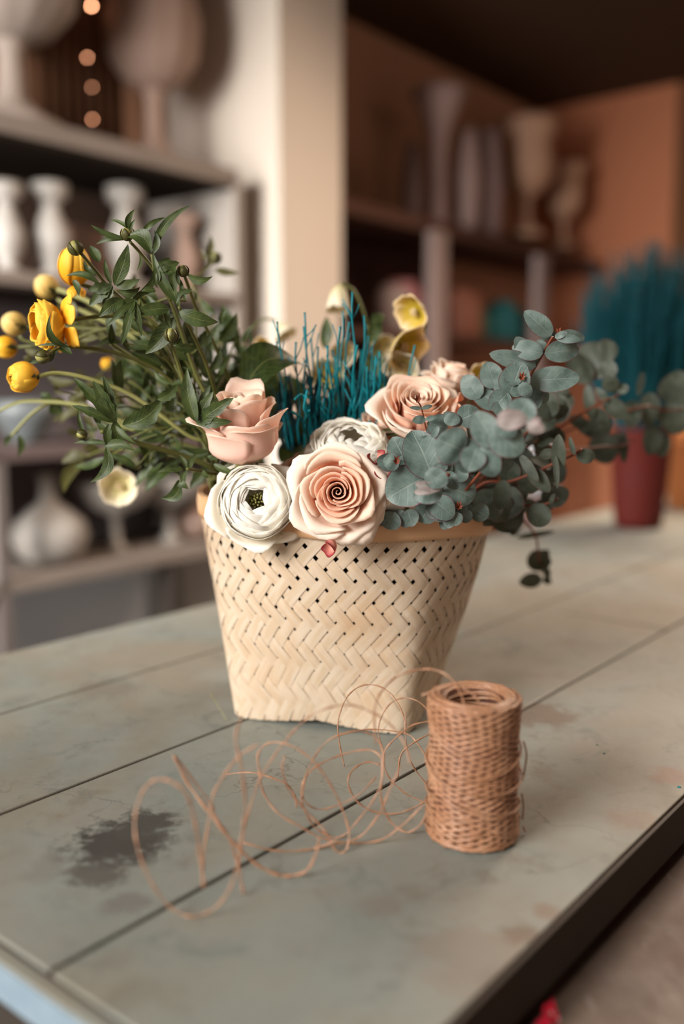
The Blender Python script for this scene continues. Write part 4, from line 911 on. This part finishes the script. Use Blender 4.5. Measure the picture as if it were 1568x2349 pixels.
BOT = [(0, 0), (.22, 0), (.36, .12), (.42, .30), (.38, .46), (.22, .60), (.10, .68), (.085, .85), (.12, 1.0), (.06, 1.0), (.05, .8), (0, .75)]
COMP = [(0, 0), (.18, 0), (.17, .05), (.08, .12), (.065, .45), (.10, .52), (.40, .66), (.54, .90), (.56, 1.0), (.50, 1.0), (.36, .75), (0, .6)]
TRUMP = [(0, 0), (.10, 0), (.10, .03), (.075, .08), (.065, .5), (.08, .68), (.14, .85), (.22, 1.0), (.20, 1.0), (.12, .85), (0, .6)]
TALL = [(0, 0), (.11, 0), (.13, .15), (.145, .5), (.12, .8), (.09, .9), (.11, 1.0), (.08, 1.0), (.08, .5), (0, .1)]
zt1 = zs[0]+.0225
vase('garden_urn', 'large ribbed plaster urn on the top shelf, nearest the pier', 'urn', 355, 330, 2.2, [(r*.66, z) for r, z in URN], .62, zt1, ceram2, parts=7, ribs=1)
vase('garden_urn', 'large pale urn on the top shelf cut by the left edge', 'urn', 28, 255, 2.16, [(r*.85, z) for r, z in URN], .60, zt1, plain('dim_urn_plaster', (.26, .21, .175), None, 9, .8, .2), parts=7, ribs=1)
def shv(*a, **k): return vase(*a, **k)
z2 = zs[1]+.015
for (px, lab, h, pf) in ((20, 'small white baluster vase at the left edge of the middle shelf', .23, BALU), (122, 'white baluster vase on the middle shelf, left of the tallest one', .25, BALU), (292, 'tallest white baluster vase on the middle shelf behind the star of narrow leaves', .28, BALU), (425, 'slim cream baluster vase on the middle shelf nearest the side panel', .235, BALU)):
    vase('baluster_vase', lab, 'vase', px, 640, 2.14, pf, h, z2, ceram if px != 425 else ceram2)
tag(MB().box(UV(uof(onv(205, 600, 2.3)), 2.3, z2+.09), D1, D2, V((0, 0, 1)), .09, .04, .09).build('storage_box', plain('brown_box', (.16, .09, .06), None, 5, .8), smooth=False, bevel=.004), 'dim brown box at the back of the middle shelf between two white vases', 'box')
z4 = zs[3]+.015
vase('bottle_vase', 'round white bottle vase on the lowest shelf at the left', 'vase', 118, 1330, 2.12, BOT, .24, z4, ceram)
vase('compote_bowl', 'white footed bowl on the lowest shelf, left of the other footed bowl', 'bowl', 268, 1300, 2.14, COMP, .20, z4, ceram)
vase('compote_bowl', 'white footed bowl on the lowest shelf nearest the basket', 'bowl', 392, 1272, 2.14, COMP, .20, z4, ceram)
vase('bottle_vase', 'grey glass bottle half hidden behind the basket on the lowest shelf', 'vase', 455, 1262, 2.12, BOT, .15, z4, plain('brown_glass', (.20, .13, .10), None, 5, .3))
z3 = zs[2]+.015
for (px, lab, h, mt) in ((60, 'low grey bowl at the left end of the second lowest shelf', .11, plain('grey_blue_glaze', (.10, .11, .11), None, 6, .4)), (420, 'pale grey bowl on the second lowest shelf behind the low green sprigs', .13, plain('pale_grey_glaze', (.22, .23, .22), None, 6, .4)), (230, 'mauve grey bowl on the second lowest shelf behind the bunch', .12, plain('mauve_glaze', (.24, .20, .21), None, 6, .5))):
    vase('bowl', lab, 'bowl', px, 1020, 2.15, [(0, 0), (.3, 0), (.35, .1), (.7, .6), (.85, 1), (.78, 1), (.5, .5), (0, .2)], h, z3, mt)
# dark hanging drape with fairy lights
dm = MB(); rows = []
ud0, ud1 = uof(onv(60, 100, 2.3)), uof(onv(275, 100, 2.3))
for i in range(2):
    rows.append([UV(lerp(ud0, ud1, j/60), 2.30+.015*math.sin(j*.9), (zt1+.004, CEIL-.003)[i]) for j in range(61)])
dm.grid(rows); tag(dm.build('dark_curtain', plain('brown_cloth', (.055, .026, .014), (.10, .045, .022), 12, .9, .1), solid=.004), 'dark brown hanging cloth behind the urns on the top shelf', 'curtain')
lt = thing('string_lights', 'vertical string of small warm lights hanging in front of the dark brown cloth', 'string lights', onv(210, 20, 2.24))
MB().tube([onv(205, -60, 2.24), onv(200, 130, 2.24), onv(211, 275, 2.24)], .0012, 5).build('cord', darkm, lt)
for (x, y, e) in ((210, 14, 17), (200, 132, 5), (211, 200, 2.2), (212, 274, 4)):
    n = NT('lit_bulb'); n.b.inputs['Emission Color'].default_value = (1, .42, .22, 1); n.b.inputs['Emission Strength'].default_value = e
    n.fin((.8, .5, .3), .5)
    MB().lathe([(0, -.0035), (.0025, -.0025), (.0035, 0), (.0025, .0025), (0, .0035)], onv(x, y, 2.23), 10).build('bulb', n.m, lt)
# right of the pier
sr = thing('shelving_unit', 'dark far shelving unit with pale posts, right of the plaster pier', 'shelf', UV(3.2, 2.2, 0))
UL2, UR2 = 2.42, uof(onv(1185, 560, 2.03))
zr = onv(1000, 520, 2.03).z
farm = plain('dark_shelf_wood', (.10, .05, .035), (.07, .035, .025), 6, .8, .1)
for z, hh in ((zr, .05), (zr-.42, .03), (zr-.82, .03), (.35, .03)): MB().ubox(UL2, UR2, 2.03, 2.40, z-hh/2, z+hh/2).build('shelf_board', farm, sr, smooth=False)
pm = plain('mauve_grey_post', (.30, .22, .20), (.24, .18, .16), 6, .8, .1)
for px in (1002, 1240):
    u = min(uof(onv(px, 700, 2.0)), END_U-.1); MB().ubox(u-.045, u+.045, 1.985, 2.025, 0, zr-.025).build('post', pm, sr, smooth=False)
MB().ubox(UL2, UR2, 2.38, 2.40, .2, zr).build('back_panel', plain('brown_black_panel', (.065, .035, .028), None, 5, .9, .05), sr, smooth=False)
pinkc = plain('pink_grey_glass', (.42, .30, .27), (.36, .25, .23), 6, .5, .3)
orc = plain('tan_vase_glaze', (.44, .26, .17), (.38, .22, .14), 6, .6, .3)
for (nm, lab, px, pf, hpx, mt) in (
 ('glass_vase', 'dim straight grey vase nearest the pier on the far shelf', 945, TALL, 160, plain('dim_grey_glass', (.16, .11, .10), None, 6, .6)),
 ('trumpet_vase', 'tall trumpet shaped vase standing over the pale post of the far shelf', 1003, TRUMP, 280, pinkc),
 ('glass_vase', 'pink grey tall vase on the far shelf right of the trumpet vase', 1068, TALL, 215, pinkc),
 ('glass_vase', 'dusky tall vase on the far shelf, fourth from the pier', 1118, TALL, 225, plain('dusky_glass', (.26, .17, .16), None, 6, .5)),
 ('urn_vase', 'wide tan urn on the far shelf in front of the reddish wall', 1205, URN, 235, orc),
 ('urn_vase', 'smaller tan urn at the right end of the far shelf', 1312, URN, 200, orc)):
    yb = {945: 500, 1003: 508, 1068: 525, 1118: 530, 1205: 545, 1312: 570}[px]
    v = 2.15; q = onv(min(px, 1290), yb, v); px = min(px, 1290); h = hpx/FPX*q.y/.96*(.85 if px == 1290 else 1)
    vase(nm, lab, 'vase', px, yb, v, [(r*(.72 if nm == 'urn_vase' else 1), z_) for r, z_ in pf], h, min(q.z, 9) if uof(q) > UR2 else zr+.025, mt)
MB().ubox(UR2-.02, END_U-.02, 2.03, 2.40, zr-.025, zr+.02).build('shelf_board', farm, sr, smooth=False)
rr = random.Random(8); cols = [(.30, .12, .13), (.36, .24, .22), (.02, .14, .15), (.12, .13, .06), (.30, .12, .08), (.32, .25, .24)]
names = ['rose pink', 'beige', 'teal', 'olive', 'rust red', 'pale mauve']
for i, (px, py, c_) in enumerate([(950, 700, 1), (920, 650, 0), (1085, 690, 3), (1150, 680, 2), (1120, 790, 2), (1190, 690, 5), (1060, 640, 4), (1180, 800, 2), (900, 790, 5)]):
    v = 2.12; q = onv(px, py, v); zb = [z_ for z_ in (zr-.42+.015, zr-.82+.015) if z_ < q.z+.12]; zb = zb[0] if zb else zr-.82+.015
    h = rr.uniform(.13, .2)
    vase('storage_jar', names[c_]+' jar dimly seen on the far shelves '+['behind the hellebores, left part', 'just right of the pier', 'right of the pale post, upper row', 'right of the teal jars, upper row', 'low in the middle', 'near the second post', 'close right of the pale post', 'low beside the second post', 'low just right of the pier'][i], 'jar', px, py, v, [(0, 0), (.35, 0), (.4, .1), (.4, .8), (.3, .9), (.3, 1), (0, 1)], h, zb, plain('jar_'+names[c_].replace(' ', '_'), cols[c_], None, 6, .6))
# things on the far part of the work table
q = onz(1462, 1208, TZ)
redm = plain('red_glazed_clay', (.075, .008, .005), (.06, .012, .010), 18, .6, .1)
rv = thing('red_vase', 'tapered dark red vase standing on the far right of the work table', 'vase', q)
MB().lathe([(0, 0), (.048, 0), (.052, .02), (.060, .12), (.066, .21), (.068, .215), (.063, .215), (.055, .12), (.04, .02), (0, .015)], q, 40).build('body', redm, rv)
rr = random.Random(9); bm = MB()
for i in range(520):
    a = rr.uniform(0, 6.28); e = rr.random()**.6; top = V((math.cos(a)*.135*e, math.sin(a)*.13*e, .60*(1-.16*e*e)*rr.uniform(.80, 1.03))); p0 = V((math.cos(a)*.03*e, math.sin(a)*.03*e, .02))
    mid = V((math.cos(a)*.125*e, math.sin(a)*.12*e, .34)); neck = V((math.cos(a)*.05*e, math.sin(a)*.05*e, .21))
    wv = V((rr.uniform(-.01, .01), rr.uniform(-.01, .01), 0))
    bm.tube([q+p0, q+neck, q+mid+wv, q+top+wv*1.5], [.0016, .0018, .0022, .0012], 4, False)
    for k in range(2):
        b_ = q+mid.lerp(top, rr.uniform(.0, .8)); bm.tube([b_, b_+V((rr.uniform(-.03, .03), rr.uniform(-.03, .03), rr.uniform(.03, .07)))], [.0016, .0008], 3, False)
bo = tag(bm.build('teal_broom_bouquet', plain('deep_teal_broom', (.0, .026, .034), (.0, .058, .07), 20, .7, .2)), 'dense round bouquet of teal dyed broom standing in the red vase', 'dried flowers', kind='stuff')
q = onz(1238, 1128, TZ); 
gv = thing('glass_jar', 'blurred pale blue grey jar on the far table behind the eucalyptus', 'jar', q)
MB().lathe([(0, 0), (.045, 0), (.055, .03), (.055, .10), (.045, .12), (.05, .13), (.045, .13), (.04, .1), (0, .02)], q, 32).build('body', plain('blue_grey_glass', (.36, .38, .40), None, 8, .3, .5), gv)
q = onz(1590, 1165, TZ)
op = thing('terracotta_pot', 'orange terracotta pot beside the red vase at the right edge of the photo', 'pot', q)
MB().lathe([(0, 0), (.06, 0), (.085, .16), (.095, .16), (.095, .2), (.085, .2), (.06, .03), (0, .03)], q, 32).build('body', plain('orange_clay', (.36, .12, .03), (.28, .09, .03), 10, .8), op)
